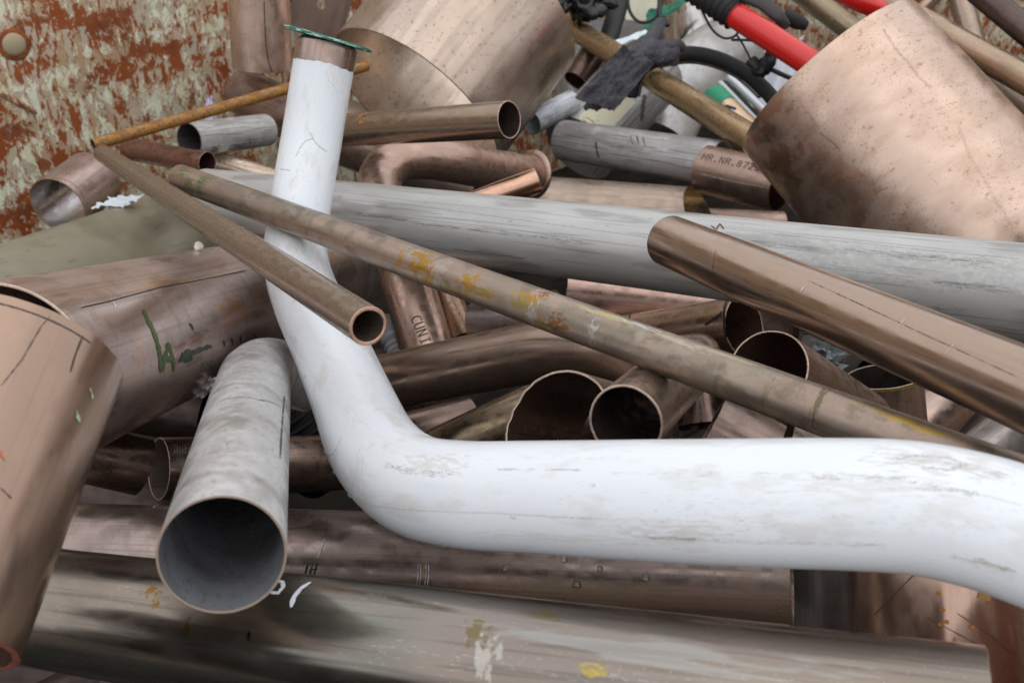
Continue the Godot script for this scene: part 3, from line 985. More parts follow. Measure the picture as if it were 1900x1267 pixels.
	scuff("great_copper", 0.5251, 0.7793, 0.0107, 0.0307, 22, Color8(170, 112, 30), 0.85, false, 5)
	scuff("great_copper", 0.5556, 0.6722, 0.0073, 0.0223, 26, Color8(170, 112, 30), 0.85, false, 5)
	scuff("great_copper", 0.5222, 0.8495, 0.0089, 0.0305, 30, Color8(170, 112, 30), 0.85, false, 5)
	scuff("great_copper", 0.6139, 0.2676, 0.0077, 0.0282, 26, Color8(170, 112, 30), 0.85, false, 5)
	scuff("great_copper", 0.5445, 0.0368, 0.0076, 0.0374, 26, Color8(170, 112, 30), 0.85, false, 5)
	scratch("great_copper", [[0.4695, 0.0669], [0.4751, 0.1371], [0.4751, 0.2074], [0.4778, 0.2676], [0.4751, 0.3245]], Color8(120, 104, 98), 2.0, 0.50, 3.00)
	scratch("great_copper", [[0.4834, 0.4816], [0.5001, 0.5786], [0.5055, 0.6589], [0.5139, 0.7459], [0.5195, 0.826]], Color8(160, 136, 128), 2.2, 0.45, 3.50)
	scratch("great_copper", [[0.6139, 0.0636], [0.6167, 0.1304], [0.6194, 0.1973]], Color8(150, 112, 92), 2.0, 0.40, 3.00)
	scratch("great_copper", [[0.6223, 0.2074], [0.6167, 0.2676], [0.6167, 0.3044]], Color8(96, 80, 72), 1.8, 0.60, 1.00)
	stain("great_copper", 0.7028, 0.1472, 0.0361, 0.0962, Color8(168, 120, 92), 0.55, 3.0, 1.20)
	stain("great_copper", 0.6611, 0.0034, 0.0464, 0.0568, Color8(176, 132, 104), 0.50, 3.0, 1.20)
	stain("great_copper", 0.6473, 0.3847, 0.0298, 0.1277, Color8(196, 150, 126), 0.45, 3.0, 0.90)
	bake("great_copper")
	# the pipes
	var grit := paint(Color8(196, 186, 172), 0.6)
	var white := tube("white_coated_pipe", "thick white coated pipe bent twice, with bare flanged end, across the heap", "pipe", [Vector3(-0.3378, 1.4511, -1.7347), Vector3(-0.3695, 1.2983, -1.6574), Vector3(-0.3859, 1.1767, -1.5279), Vector3(-0.3647, 1.1585, -1.4175), Vector3(-0.3239, 1.1575, -1.2993), Vector3(-0.2693, 1.1572, -1.1714), Vector3(-0.2134, 1.1643, -1.0252), Vector3(-0.1637, 1.1928, -0.8858), Vector3(-0.1094, 1.2226, -0.7901), Vector3(-0.0502, 1.2509, -0.7401), Vector3(0.0264, 1.2830, -0.6996), Vector3(0.1673, 1.3388, -0.6306), Vector3(0.2772, 1.3651, -0.5984), Vector3(0.3353, 1.3707, -0.5868), Vector3(0.3871, 1.3687, -0.5709), Vector3(0.4339, 1.3648, -0.5472)], 0.0550, 0.0040, metal("white_coat", Color.WHITE, 0.33, 0.0, Vector2.ONE, 0.004, false), {"unique": true, "cols": 72, "bore": metal("copper_brown"), "rims": [0, 1], "side": "white_coating", "oval": 0.004})
	tube("bare_collar", "", "", [Vector3(-0.3378, 1.4511, -1.7347), Vector3(-0.3447, 1.4190, -1.7204)], 0.0557, 0.0, metal("copper_mid", Color(0.850, 0.800, 0.780), 0.35, 0.90, Vector2(1.00, 1.00), 0.003, true), {"parent": white.root, "origin": white.origin, "side": "bare_collar", "cuts": [[0.0, 0.0, 0.0], [0.004, 0.0, 0.0]], "oval": 0.004})
	part("flange", turned(Vector3.ZERO, Vector3(-0.0016, -0.0055, 0.0018), [[0.0, 0.045], [0.0, 0.0797], [0.15, 0.0807], [0.85, 0.0807], [1.0, 0.0797], [1.0, 0.045]], 56), flange_paint(), white.root).position = Vector3(0.0038, 0.0136, -0.0077)
	var fg_grey := tube("grey_pipe", "short mottled grey pipe with its wide mouth open towards the viewer", "pipe", [Vector3(-0.2471, 1.3220, -0.5814), Vector3(-0.3663, 1.1368, -1.0764), Vector3(-0.3963, 1.0797, -1.2106), Vector3(-0.3920, 1.0468, -1.2748), Vector3(-0.3415, 1.0040, -1.3093)], 0.0537, 0.0022, metal("grey_smudged", Color.WHITE, 0.5, 0.35, Vector2.ONE, 0.006, false), {"cols": 96, "bore": metal("grey_smudged", Color(0.7, 0.71, 0.74), 0.42, 0.3, Vector2.ONE, 0.0), "rims": [0], "rim": grey_rim(), "cuts": [[0.001, 0.0, 0.0], [0.0, 0.0, 0.0]]})
	stroke(fg_grey, faint_ink, 0.0012, [[0.3313, 2.775], [0.3257, 3.159], [0.3257, 3.63], [0.3622, 4.224]], "weld_seam", 0.40)
	stroke(fg_grey, faint_ink, 0.0022, [[0.4352, 4.328], [0.3145, 4.294], [0.2443, 4.276], [0.1713, 4.276]], "scratch_mark", 0.90)
	stroke(fg_grey, ink, 0.0016, [[0.004, 4.2], [0.05, 4.2]], "split_line", 0.6, -0.0032)
	var elbow := tube("copper_elbow", "huge tan copper elbow with a weld ring, in the lower corner beside the grey mouth", "pipe", [Vector3(-0.4646, 1.4253, -0.7421), Vector3(-0.4835, 1.3183, -0.4964)], 0.0942, 0.0060, metal("copper_satin", Color(1.000, 0.930, 0.880), 0.36, 0.86, Vector2(1.20, 0.80), 0.003, true), {"cols": 96, "rims": [1], "rim": metal("copper_mid", Color(1.100, 0.780, 0.700), 0.50, 0.70, Vector2(1.00, 1.00), 0.003, true), "cuts": [[0.0006, 0.0, 0.0], [0.0025, 0.0, 0.0]]})
	stroke(elbow, faint_ink, 0.0012, [[0.0054, 2.461], [0.018, 2.496], [0.0539, 2.531], [0.0827, 2.601]], "scratch_mark", 0.50)
	stroke(elbow, faint_ink, 0.0011, [[0.0090, 2.0], [0.0090, 2.6], [0.0090, 3.4], [0.0090, 4.2]], "weld_ring", 0.3)
	stroke(elbow, faint_ink, 0.0012, [[0.0072, 2.112], [0.0288, 2.112], [0.0449, 2.094]], "scratch_mark", 0.60)
	stroke(elbow, paint(Color8(190, 110, 70), 0.6), 0.0030, [[0.1348, 2.391], [0.1384, 2.374], [0.142, 2.339]], "paint_fleck", 0.80)
	stroke(elbow, paint(Color8(150, 170, 140), 0.6), 0.0030, [[0.0467, 1.833], [0.0494, 1.78], [0.053, 1.745]], "paint_fleck", 0.80)
	stroke(elbow, paint(Color8(150, 170, 140), 0.6), 0.0030, [[0.0728, 1.885], [0.0764, 1.85], [0.0791, 1.798]], "paint_fleck", 0.80)
	stroke(elbow, faint_ink, 0.0010, [[0.1635, 2.286], [0.168, 2.164]], "scratch_mark", 0.60)
	var bottom := tube("copper_pipe", "longest lowest pipe, tarnished grey and orange, with white paint marks, at the front", "pipe", [Vector3(-0.5751, 1.0563, -0.7699), Vector3(0.3598, 1.2697, -0.4433)], 0.0673, 0.0035, metal("tarnished", Color(1.000, 1.000, 1.000), 0.30, 0.92, Vector2(1.00, 1.00), 0.005, false), {"cols": 96, "unique": true, "dents": [[0.9, 3.0, 0.03, 0.25, 0.0022]]})
	stroke(bottom, white_ink, 0.0042, [[0.3795, 2.129], [0.3896, 2.129], [0.3896, 1.99], [0.3829, 1.868], [0.3761, 1.868], [0.3761, 2.007]], "paint_mark", 0.10)
	stroke(bottom, white_ink, 0.0050, [[0.4133, 1.798], [0.41, 1.99], [0.41, 2.182], [0.4133, 2.339]], "paint_mark", 0.15)
	var p28 := tube("copper_pipe", "brown pipe dotted with water drops, lying under the white pipe's bend", "pipe", [Vector3(-0.7056, 0.8827, -1.0482), Vector3(0.3262, 1.0903, -0.7815)], 0.0615, 0.0028, metal("copper_brown", Color(0.950, 0.920, 0.930), 0.45, 0.80, Vector2(1.00, 1.00), 0.003, true), {"rim": metal("copper_mid", Color(1.100, 0.950, 0.880), 0.50, 0.80, Vector2(1.00, 1.00), 0.003, true)})
	stroke(p28, ink, 0.0020, [[0.483, 3.107], [0.4793, 3.281], [0.4757, 3.421]], "ink_mark", 0.50)
	stroke(p28, ink, 0.0020, [[0.4902, 3.107], [0.4866, 3.264], [0.483, 3.421]], "ink_mark", 0.50)
	stroke(p28, ink, 0.0020, [[0.4975, 3.072], [0.4938, 3.229], [0.4902, 3.368]], "ink_mark", 0.50)
	stroke(p28, ink, 0.0016, [[0.483, 3.246], [0.4975, 3.211]], "ink_mark", 0.25)
	stroke(p28, ink, 0.0014, [[0.4866, 3.386], [0.4866, 3.229]], "ink_mark", 0.25)
	stroke(p28, faint_ink, 0.0008, [[0.4176, 2.443], [0.4539, 2.374], [0.4866, 2.217], [0.5047, 1.955]], "scratch_mark", 0.60)
	stroke(p28, paint(Color8(190, 130, 30), 0.6), 0.0040, [[0.65, 3.037], [0.6464, 3.107], [0.6464, 3.194]], "rust_spot", 0.50)
	stroke(p28, white_ink, 0.0008, [[0.6391, 3.002], [0.6391, 3.229], [0.6355, 3.456]], "scratch_mark", 0.70)
	stroke(p28, white_ink, 0.0008, [[0.6427, 3.002], [0.6427, 3.229], [0.6391, 3.473]], "scratch_mark", 0.70)
	stroke(p28, white_ink, 0.0008, [[0.65, 3.002], [0.65, 3.211], [0.6464, 3.456]], "scratch_mark", 0.70)
	stroke(p28, white_ink, 0.0008, [[0.6536, 3.002], [0.6536, 3.211], [0.65, 3.456]], "scratch_mark", 0.70)
	stroke(p28, white_ink, 0.0012, [[0.5047, 2.583], [0.5011, 2.81], [0.4975, 2.967]], "scratch_mark", 0.80)
	stroke(p28, white_ink, 0.0016, [[0.2033, 1.815], [0.1997, 1.606], [0.1997, 1.449]], "scratch_mark", 0.40)
	var copper_r := tube("copper_tube", "shiny reddish copper tube slanting down over the long grey pipe", "pipe", [Vector3(0.2289, 1.3029, -1.2306), Vector3(0.4746, 1.4264, -0.6544)], 0.0375, 0.0024, metal("copper_satin", Color(1.000, 0.950, 0.910), 0.26, 0.92, Vector2(1.00, 0.50), 0.001, true), {})
	stroke(copper_r, faint_ink, 0.0007, [[0.1537, 3.142], [0.1601, 3.491], [0.1666, 3.979]], "scratch_mark", 0.50)
	stroke(copper_r, faint_ink, 0.0005, [[0.3267, 2.985], [0.4164, 3.089], [0.5082, 3.211], [0.6128, 3.316]], "scratch_mark", 0.80)
	stroke(copper_r, white_ink, 0.0005, [[0.474, 3.019], [0.474, 3.316]], "scratch_mark", 0.90)
	stroke(copper_r, white_ink, 0.0005, [[0.331, 3.107], [0.3288, 3.438]], "scratch_mark", 0.90)
	stroke(copper_r, white_ink, 0.0005, [[0.5402, 3.176], [0.5381, 3.456]], "scratch_mark", 0.90)
	var tube3 := tube("copper_tube", "thin brown tube lying over the white pipe with a thick open mouth", "pipe", [Vector3(-1.0020, 1.0736, -2.1896), Vector3(-0.1535, 1.3836, -0.8573)], 0.0218, 0.0042, metal("copper_satin", Color(0.920, 0.900, 0.860), 0.36, 0.78, Vector2(1.00, 0.50), 0.000, true), {"rim": metal("copper_mid", Color(1.000, 0.860, 0.780), 0.40, 0.90, Vector2(1.00, 1.00), 0.003, true), "cuts": [[0.0004, 0.0, 0.0], [0.0004, 0.0, 0.0]]})
	var stained := tube("copper_tube", "long slim tube stained with yellow and pale streaks, crossing the whole heap", "pipe", [Vector3(-0.6363, 1.2120, -1.6935), Vector3(0.4900, 1.3409, -0.6318)], 0.0258, 0.0030, metal("stained_tube", Color(1.000, 1.000, 1.000), 0.50, 0.70, Vector2(1.00, 1.00), 0.005, false), {"unique": true})
	var longgrey := tube("grey_pipe", "long pale grey scratched pipe stretching behind the white upright", "pipe", [Vector3(-0.7029, 1.0327, -2.0113), Vector3(0.7461, 1.2789, -1.1058)], 0.0684, 0.0030, metal("long_grey", Color(0.98, 0.965, 0.945), 0.5, 0.3, Vector2.ONE, 0.006, false), {"unique": true, "cols": 72})
	stroke(longgrey, faint_ink, 0.0022, [[1.2356, 2.531], [1.2471, 2.635], [1.2471, 2.426], [1.2586, 2.601]], "marker_stroke", 0.25)
	var bigleft := tube("copper_pipe", "big copper pipe with dark green marker scrawl, under the thin tube", "pipe", [Vector3(-0.6002, 1.2779, -0.9024), Vector3(-0.4744, 0.6057, -2.4916)], 0.1207, 0.0040, metal("marked_copper", Color(1.060, 1.050, 1.050), 0.36, 0.85, Vector2(1.00, 1.00), 0.006, false), {"cols": 96, "unique": true, "dents": [[0.35, 3.4, 0.25, 0.5, 0.004]]})
	stroke(bigleft, green_ink, 0.0102, [[0.1678, 4.084], [0.162, 4.189], [0.162, 4.363], [0.162, 4.503], [0.162, 4.66], [0.162, 4.817]], "marker_stroke", 0.30)
	stroke(bigleft, green_ink, 0.0085, [[0.1678, 4.817], [0.1736, 4.695], [0.1909, 4.555], [0.1967, 4.643], [0.2025, 4.817], [0.2025, 4.869]], "marker_stroke", 0.40)
	stroke(bigleft, green_ink, 0.0068, [[0.1678, 4.643], [0.1852, 4.712], [0.2025, 4.695]], "marker_stroke", 0.40)
	stroke(bigleft, dark_green_ink, 0.0085, [[0.2199, 4.782], [0.2372, 4.73], [0.2546, 4.712], [0.2604, 4.8], [0.2315, 4.782]], "marker_stroke", 0.50)
	stroke(bigleft, dark_green_ink, 0.0068, [[0.2604, 4.747], [0.2893, 4.747], [0.324, 4.747], [0.3356, 4.765]], "marker_stroke", 0.50)
	stroke(bigleft, dark_green_ink, 0.0068, [[0.3819, 4.747], [0.3877, 4.8], [0.3877, 4.835]], "marker_dot", 0.50)
	stroke(bigleft, dark_green_ink, 0.0068, [[0.4166, 4.765], [0.4224, 4.817], [0.4224, 4.852]], "marker_dot", 0.50)
	stroke(bigleft, dark_green_ink, 0.0068, [[0.4571, 4.782], [0.4629, 4.852], [0.4629, 4.887]], "marker_dot", 0.50)
	stroke(bigleft, dark_green_ink, 0.0068, [[0.5266, 4.835], [0.5323, 4.904], [0.5323, 4.939]], "marker_dot", 0.50)
	stroke(bigleft, dark_green_ink, 0.0068, [[0.272, 4.398], [0.2777, 4.433], [0.2777, 4.485]], "marker_dot", 0.25)
	stroke(bigleft, ink, 0.0016, [[0.0405, 3.892], [0.1042, 3.892], [0.2662, 3.857], [0.4571, 3.892], [0.5902, 3.91]], "seam_line", 0.20)
	stroke(bigleft, white_ink, 0.0015, [[0.1157, 3.91], [0.1099, 3.979]], "scratch_mark", 0.25)
	var vertR := tube("copper_pipe", "wide brown pipe standing upright with rust dots, under the white pipe's far bend", "pipe", [Vector3(0.4436, 1.2060, -0.7335), Vector3(0.4403, 1.0589, -0.6154)], 0.0867, 0.0030, metal("copper_satin", Color(1.120, 1.030, 0.990), 0.30, 0.85, Vector2(2.00, 1.00), 0.003, true), {"cols": 72})
	stroke(vertR, paint(Color8(178, 112, 28), 0.7), 0.0045, [[0.053, 3.543], [0.053, 3.508], [0.0524, 3.491]], "rust_spot", 0.50)
	stroke(vertR, paint(Color8(178, 112, 28), 0.7), 0.0045, [[0.0681, 3.508], [0.0681, 3.473], [0.0675, 3.456]], "rust_spot", 0.50)
	stroke(vertR, paint(Color8(178, 112, 28), 0.7), 0.0045, [[0.0795, 3.473], [0.0795, 3.438], [0.0789, 3.421]], "rust_spot", 0.50)
	stroke(vertR, paint(Color8(178, 112, 28), 0.7), 0.0045, [[0.0814, 3.526], [0.082, 3.508], [0.0814, 3.491]], "rust_spot", 0.50)
	stroke(vertR, paint(Color8(178, 112, 28), 0.7), 0.0045, [[0.0833, 3.211], [0.0833, 3.194], [0.0827, 3.159]], "rust_spot", 0.50)
	stroke(vertR, paint(Color8(178, 112, 28), 0.7), 0.0045, [[0.0953, 3.386], [0.0959, 3.368], [0.0953, 3.351]], "rust_spot", 0.50)
	stroke(vertR, paint(Color8(150, 116, 60), 0.7), 0.0080, [[0.053, 3.107], [0.0555, 3.019], [0.0543, 2.967]], "rust_spot", 0.60)
	stroke(vertR, faint_ink, 0.0009, [[0.0347, 3.735], [0.0593, 3.997], [0.0808, 4.259]], "scratch_mark", 0.60)
	stroke(vertR, faint_ink, 0.0009, [[0.0757, 3.648], [0.0883, 3.368], [0.0991, 3.124]], "scratch_mark", 0.60)
	stroke(vertR, faint_ink, 0.0009, [[0.0707, 3.334], [0.0915, 2.967], [0.1098, 2.67]], "scratch_mark", 0.60)
	var vertD := tube("grey_pipe", "dark grey pipe standing upright in shade beyond the brown pipe's cut end", "pipe", [Vector3(0.3943, 1.0395, -0.8945), Vector3(0.3881, 0.8789, -0.7471)], 0.0523, 0.0030, metal("copper_dark", Color(0.750, 0.780, 0.800), 0.50, 0.50, Vector2(1.00, 1.00), 0.003, true), {})
	var darktube := tube("copper_tube", "dark brown tube with stamped digits between the elbow and a pipe mouth", "pipe", [Vector3(-0.6746, 1.0268, -1.1026), Vector3(-0.5783, 0.9562, -1.1405)], 0.0457, 0.0025, metal("copper_dark", Color(0.900, 0.850, 0.820), 0.36, 0.85, Vector2(1.00, 1.00), 0.003, true), {})
	lettering(darktube, "5", faint_ink_dark(), 0.0599, 3.438, 0.0721, 3.491, 0.0180, -1, "Droid Sans Mono")
	lettering(darktube, "10.201", faint_ink_dark(), 0.0871, 3.683, 0.1253, 3.665, 0.0100, -1, "Droid Sans Mono")
	var midrow := tube("copper_pipe", "brown pipe with its open mouth beside the dark tube, behind the grey mouth", "pipe", [Vector3(-0.5886, 0.8925, -1.2119), Vector3(-0.2446, 0.7195, -1.4447)], 0.0518, 0.0025, metal("copper_brown", Color(0.900, 0.840, 0.820), 0.42, 0.85, Vector2(1.00, 1.00), 0.003, true), {"bore": metal("copper_brown", Color(0.900, 0.880, 0.860), 0.50, 0.60, Vector2(1.00, 1.00), 0.003, true), "cuts": [[0.0006, 0.0, 0.0], [0.0006, 0.0, 0.0]], "rims": [0]})
	stroke(midrow, white_ink, 0.0006, [[0.012, 2.182], [0.0105, 2.374], [0.009, 2.583]], "scratch_mark", 0.80)
	stroke(midrow, white_ink, 0.0006, [[0.0166, 2.199], [0.015, 2.374], [0.0135, 2.583]], "scratch_mark", 0.80)
	stroke(midrow, white_ink, 0.0006, [[0.0211, 2.199], [0.0196, 2.374], [0.0166, 2.583]], "scratch_mark", 0.80)
	stroke(midrow, white_ink, 0.0006, [[0.0256, 2.199], [0.0241, 2.391], [0.0211, 2.583]], "scratch_mark", 0.80)
	stroke(midrow, white_ink, 0.0006, [[0.0301, 2.199], [0.0286, 2.391], [0.0256, 2.583]], "scratch_mark", 0.80)
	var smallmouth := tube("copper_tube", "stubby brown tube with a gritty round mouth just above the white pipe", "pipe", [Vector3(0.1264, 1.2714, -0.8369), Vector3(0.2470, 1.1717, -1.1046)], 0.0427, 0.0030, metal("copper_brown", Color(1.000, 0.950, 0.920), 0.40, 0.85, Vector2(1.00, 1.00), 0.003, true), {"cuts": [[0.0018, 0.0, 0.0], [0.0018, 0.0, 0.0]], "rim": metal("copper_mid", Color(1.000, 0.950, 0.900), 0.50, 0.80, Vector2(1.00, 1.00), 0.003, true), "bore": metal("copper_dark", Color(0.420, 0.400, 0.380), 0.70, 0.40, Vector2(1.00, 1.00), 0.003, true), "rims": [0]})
	stroke(smallmouth, grit, 0.0011, [[0.0050, 2.100], [0.0060, 2.112]], "grit", 0.5, -0.0036)
	stroke(smallmouth, grit, 0.0011, [[0.0391, 3.412], [0.0401, 3.424]], "grit", 0.5, -0.0036)
	stroke(smallmouth, grit, 0.0011, [[0.0051, 2.846], [0.0061, 2.858]], "grit", 0.5, -0.0036)
	stroke(smallmouth, grit, 0.0011, [[0.0194, 1.807], [0.0204, 1.819]], "grit", 0.5, -0.0036)
	stroke(smallmouth, grit, 0.0011, [[0.0345, 1.632], [0.0355, 1.644]], "grit", 0.5, -0.0036)
	stroke(smallmouth, grit, 0.0011, [[0.0151, 3.164], [0.0161, 3.176]], "grit", 0.5, -0.0036)
	stroke(smallmouth, grit, 0.0011, [[0.0170, 3.430], [0.0180, 3.442]], "grit", 0.5, -0.0036)
	stroke(smallmouth, grit, 0.0011, [[0.0347, 4.834], [0.0357, 4.846]], "grit", 0.5, -0.0036)
	stroke(smallmouth, grit, 0.0011, [[0.0107, 3.664], [0.0117, 3.676]], "grit", 0.5, -0.0036)
	stroke(smallmouth, grit, 0.0011, [[0.0320, 2.312], [0.0330, 2.324]], "grit", 0.5, -0.0036)
	stroke(smallmouth, grit, 0.0011, [[0.0040, 4.899], [0.0050, 4.911]], "grit", 0.5, -0.0036)
	stroke(smallmouth, grit, 0.0011, [[0.0112, 2.393], [0.0122, 2.405]], "grit", 0.5, -0.0036)
	stroke(smallmouth, grit, 0.0011, [[0.0456, 3.424], [0.0466, 3.436]], "grit", 0.5, -0.0036)
	stroke(smallmouth, grit, 0.0011, [[0.0190, 4.138], [0.0200, 4.150]], "grit", 0.5, -0.0036)
	stroke(smallmouth, grit, 0.0011, [[0.0042, 3.886], [0.0052, 3.898]], "grit", 0.5, -0.0036)
	stroke(smallmouth, grit, 0.0011, [[0.0144, 1.545], [0.0154, 1.557]], "grit", 0.5, -0.0036)
	stroke(smallmouth, grit, 0.0011, [[0.0297, 4.740], [0.0307, 4.752]], "grit", 0.5, -0.0036)
	stroke(smallmouth, grit, 0.0011, [[0.0080, 3.594], [0.0090, 3.606]], "grit", 0.5, -0.0036)
	stroke(smallmouth, grit, 0.0011, [[0.0112, 4.019], [0.0122, 4.031]], "grit", 0.5, -0.0036)
	stroke(smallmouth, grit, 0.0011, [[0.0337, 2.031], [0.0347, 2.043]], "grit", 0.5, -0.0036)
	stroke(smallmouth, grit, 0.0011, [[0.0411, 3.699], [0.0421, 3.711]], "grit", 0.5, -0.0036)
	stroke(smallmouth, grit, 0.0011, [[0.0312, 4.316], [0.0322, 4.328]], "grit", 0.5, -0.0036)
	stroke(smallmouth, grit, 0.0011, [[0.0169, 4.083], [0.0179, 4.095]], "grit", 0.5, -0.0036)
	stroke(smallmouth, grit, 0.0011, [[0.0446, 1.589], [0.0456, 1.601]], "grit", 0.5, -0.0036)
	stroke(smallmouth, grit, 0.0011, [[0.0425, 2.697], [0.0435, 2.709]], "grit", 0.5, -0.0036)
	stroke(smallmouth, grit, 0.0011, [[0.0194, 1.756], [0.0204, 1.768]], "grit", 0.5, -0.0036)
	stroke(smallmouth, grit, 0.0011, [[0.0322, 2.310], [0.0332, 2.322]], "grit", 0.5, -0.0036)
	stroke(smallmouth, grit, 0.0011, [[0.0441, 2.246], [0.0451, 2.258]], "grit", 0.5, -0.0036)
	stroke(smallmouth, grit, 0.0011, [[0.0239, 2.719], [0.0249, 2.731]], "grit", 0.5, -0.0036)
	stroke(smallmouth, grit, 0.0011, [[0.0268, 1.947], [0.0278, 1.959]], "grit", 0.5, -0.0036)
	stroke(smallmouth, grit, 0.0011, [[0.0072, 4.038], [0.0082, 4.050]], "grit", 0.5, -0.0036)
	stroke(smallmouth, grit, 0.0011, [[0.0357, 3.355], [0.0367, 3.367]], "grit", 0.5, -0.0036)
	stroke(smallmouth, grit, 0.0011, [[0.0478, 1.982], [0.0488, 1.994]], "grit", 0.5, -0.0036)
	stroke(smallmouth, grit, 0.0011, [[0.0426, 1.842], [0.0436, 1.854]], "grit", 0.5, -0.0036)
	stroke(smallmouth, grit, 0.0011, [[0.0512, 3.570], [0.0522, 3.582]], "grit", 0.5, -0.0036)
	stroke(smallmouth, grit, 0.0011, [[0.0265, 4.888], [0.0275, 4.900]], "grit", 0.5, -0.0036)
	stroke(smallmouth, grit, 0.0011, [[0.0381, 4.202], [0.0391, 4.214]], "grit", 0.5, -0.0036)
	stroke(smallmouth, grit, 0.0011, [[0.0045, 2.603], [0.0055, 2.615]], "grit", 0.5, -0.0036)
	stroke(smallmouth, grit, 0.0011, [[0.0050, 1.935], [0.0060, 1.947]], "grit", 0.5, -0.0036)
	stroke(smallmouth, grit, 0.0011, [[0.0082, 4.463], [0.0092, 4.475]], "grit", 0.5, -0.0036)
	stroke(smallmouth, grit, 0.0011, [[0.0058, 2.328], [0.0068, 2.340]], "grit", 0.5, -0.0036)
	stroke(smallmouth, grit, 0.0011, [[0.0201, 4.428], [0.0211, 4.440]], "grit", 0.5, -0.0036)
	stroke(smallmouth, grit, 0.0011, [[0.0512, 3.891], [0.0522, 3.903]], "grit", 0.5, -0.0036)
	stroke(smallmouth, grit, 0.0011, [[0.0082, 3.271], [0.0092, 3.283]], "grit", 0.5, -0.0036)
	stroke(smallmouth, grit, 0.0011, [[0.0326, 1.397], [0.0336, 1.409]], "grit", 0.5, -0.0036)
	stroke(smallmouth, grit, 0.0011, [[0.0310, 2.599], [0.0320, 2.611]], "grit", 0.5, -0.0036)
	var t46 := tube("copper_pipe", "brown pipe end with a sparkling cut edge, beside the gritty round mouth", "pipe", [Vector3(0.2793, 1.0761, -1.0688), Vector3(0.3581, 1.0496, -1.0324)], 0.0633, 0.0030, metal("copper_brown", Color(0.840, 0.790, 0.780), 0.45, 0.80, Vector2(1.00, 1.00), 0.003, true), {"cuts": [[0.0018, 0.0, 0.0], [0.0018, 0.0, 0.0]]})
	var t47 := tube("copper_pipe", "brown pipe end tucked beneath the long stained tube, second beyond the gritty mouth", "pipe", [Vector3(0.4051, 0.9885, -1.1376), Vector3(0.4973, 0.9482, -1.1064)], 0.0623, 0.0030, metal("copper_brown", Color(0.850, 0.840, 0.800), 0.45, 0.80, Vector2(1.00, 1.00), 0.003, true), {"cuts": [[0.0018, 0.0, 0.0], [0.0018, 0.0, 0.0]]})
	var oval := tube("copper_pipe", "wide brown pipe with a rough oval saw-cut mouth and dark streaked bore", "pipe", [Vector3(0.0614, 1.1321, -1.0021), Vector3(0.1779, 1.0045, -1.1387)], 0.0848, 0.0035, metal("copper_brown", Color(0.860, 0.820, 0.800), 0.42, 0.85, Vector2(1.00, 1.00), 0.003, true), {"cuts": [[0.0045, 0.1, 0.12], [0.001, 0.0, 0.0]], "bore": metal("copper_dark", Color(0.900, 0.820, 0.800), 0.40, 0.80, Vector2(1.00, 1.00), 0.003, true), "rims": [0], "cols": 144})
	var midbrown := tube("copper_pipe", "dull brown bent pipe running from the white bend under the stained tube", "pipe", [Vector3(-0.2950, 0.9025, -1.4293), Vector3(-0.0464, 1.0129, -1.3522), Vector3(0.0882, 1.0778, -1.2967), Vector3(0.1736, 1.0820, -1.2705), Vector3(0.2517, 1.0467, -1.2484)], 0.0520, 0.0028, metal("copper_satin", Color(0.880, 0.820, 0.780), 0.36, 0.80, Vector2(1.00, 0.50), 0.001, true), {"cols": 64})
	var cap := tube("copper_tube", "dark tube stub with a domed cap, peeping above the stained tube", "pipe", [Vector3(0.3124, 1.0307, -1.3536), Vector3(0.3219, 0.9433, -1.2632)], 0.0453, 0.0025, metal("copper_dark", Color(0.860, 0.800, 0.780), 0.35, 0.85, Vector2(1.00, 1.00), 0.003, true), {"rims": []})
	part("domed_cap", turned(Vector3(0.0000, 0.0000, 0.0000), Vector3(-0.0026, 0.0235, -0.0244), [[0.0, 0.0453], [0.3, 0.0433], [0.55, 0.0378], [0.78, 0.0281], [0.93, 0.0154], [1.0, 0.0005]], 48), metal("copper_dark", Color(0.860, 0.800, 0.780), 0.35, 0.85, Vector2(1.00, 1.00), 0.003, true), cap.root)
	var cut41 := tube("copper_pipe", "brown pipe stub with a slanting cut mouth, below the shiny copper tube", "pipe", [Vector3(0.4001, 1.0825, -1.2215), Vector3(0.6491, 0.8343, -1.4156)], 0.0667, 0.0030, metal("copper_brown", Color(0.950, 0.900, 0.880), 0.42, 0.85, Vector2(1.00, 1.00), 0.003, true), {"cuts": [[0.0016, 0.0, 0.0], [0.001, 0.0, 0.0]], "bore": metal("copper_dark", Color(0.950, 0.850, 0.820), 0.45, 0.80, Vector2(1.00, 1.00), 0.003, true)})
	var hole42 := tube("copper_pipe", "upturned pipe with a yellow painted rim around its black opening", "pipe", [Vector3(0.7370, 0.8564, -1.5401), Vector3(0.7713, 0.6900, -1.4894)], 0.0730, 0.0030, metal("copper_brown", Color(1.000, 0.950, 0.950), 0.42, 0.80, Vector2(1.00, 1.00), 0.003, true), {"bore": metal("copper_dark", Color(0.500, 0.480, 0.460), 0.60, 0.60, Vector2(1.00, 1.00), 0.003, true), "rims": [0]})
	stroke(hole42, paint(Color8(138, 122, 44), 0.5), 0.0035, [[0.004, 2.2], [0.004, 3.0], [0.004, 3.6], [0.004, 4.2]], "yellow_band", 0.3)
	var lowrA := tube("copper_pipe", "tan brown pipe leaning up under the shiny copper tube beside the yellow rim", "pipe", [Vector3(0.7910, 0.6036, -1.5775), Vector3(1.0351, 0.7288, -1.7242)], 0.0684, 0.0030, metal("copper_mid", Color(0.950, 0.900, 0.880), 0.38, 0.85, Vector2(1.00, 1.00), 0.003, true), {})
	stroke(lowrA, paint(Color8(150, 96, 40), 0.6), 0.0050, [[0.128, 2.356], [0.129, 2.409], [0.1321, 2.426]], "rust_spot", 0.60)
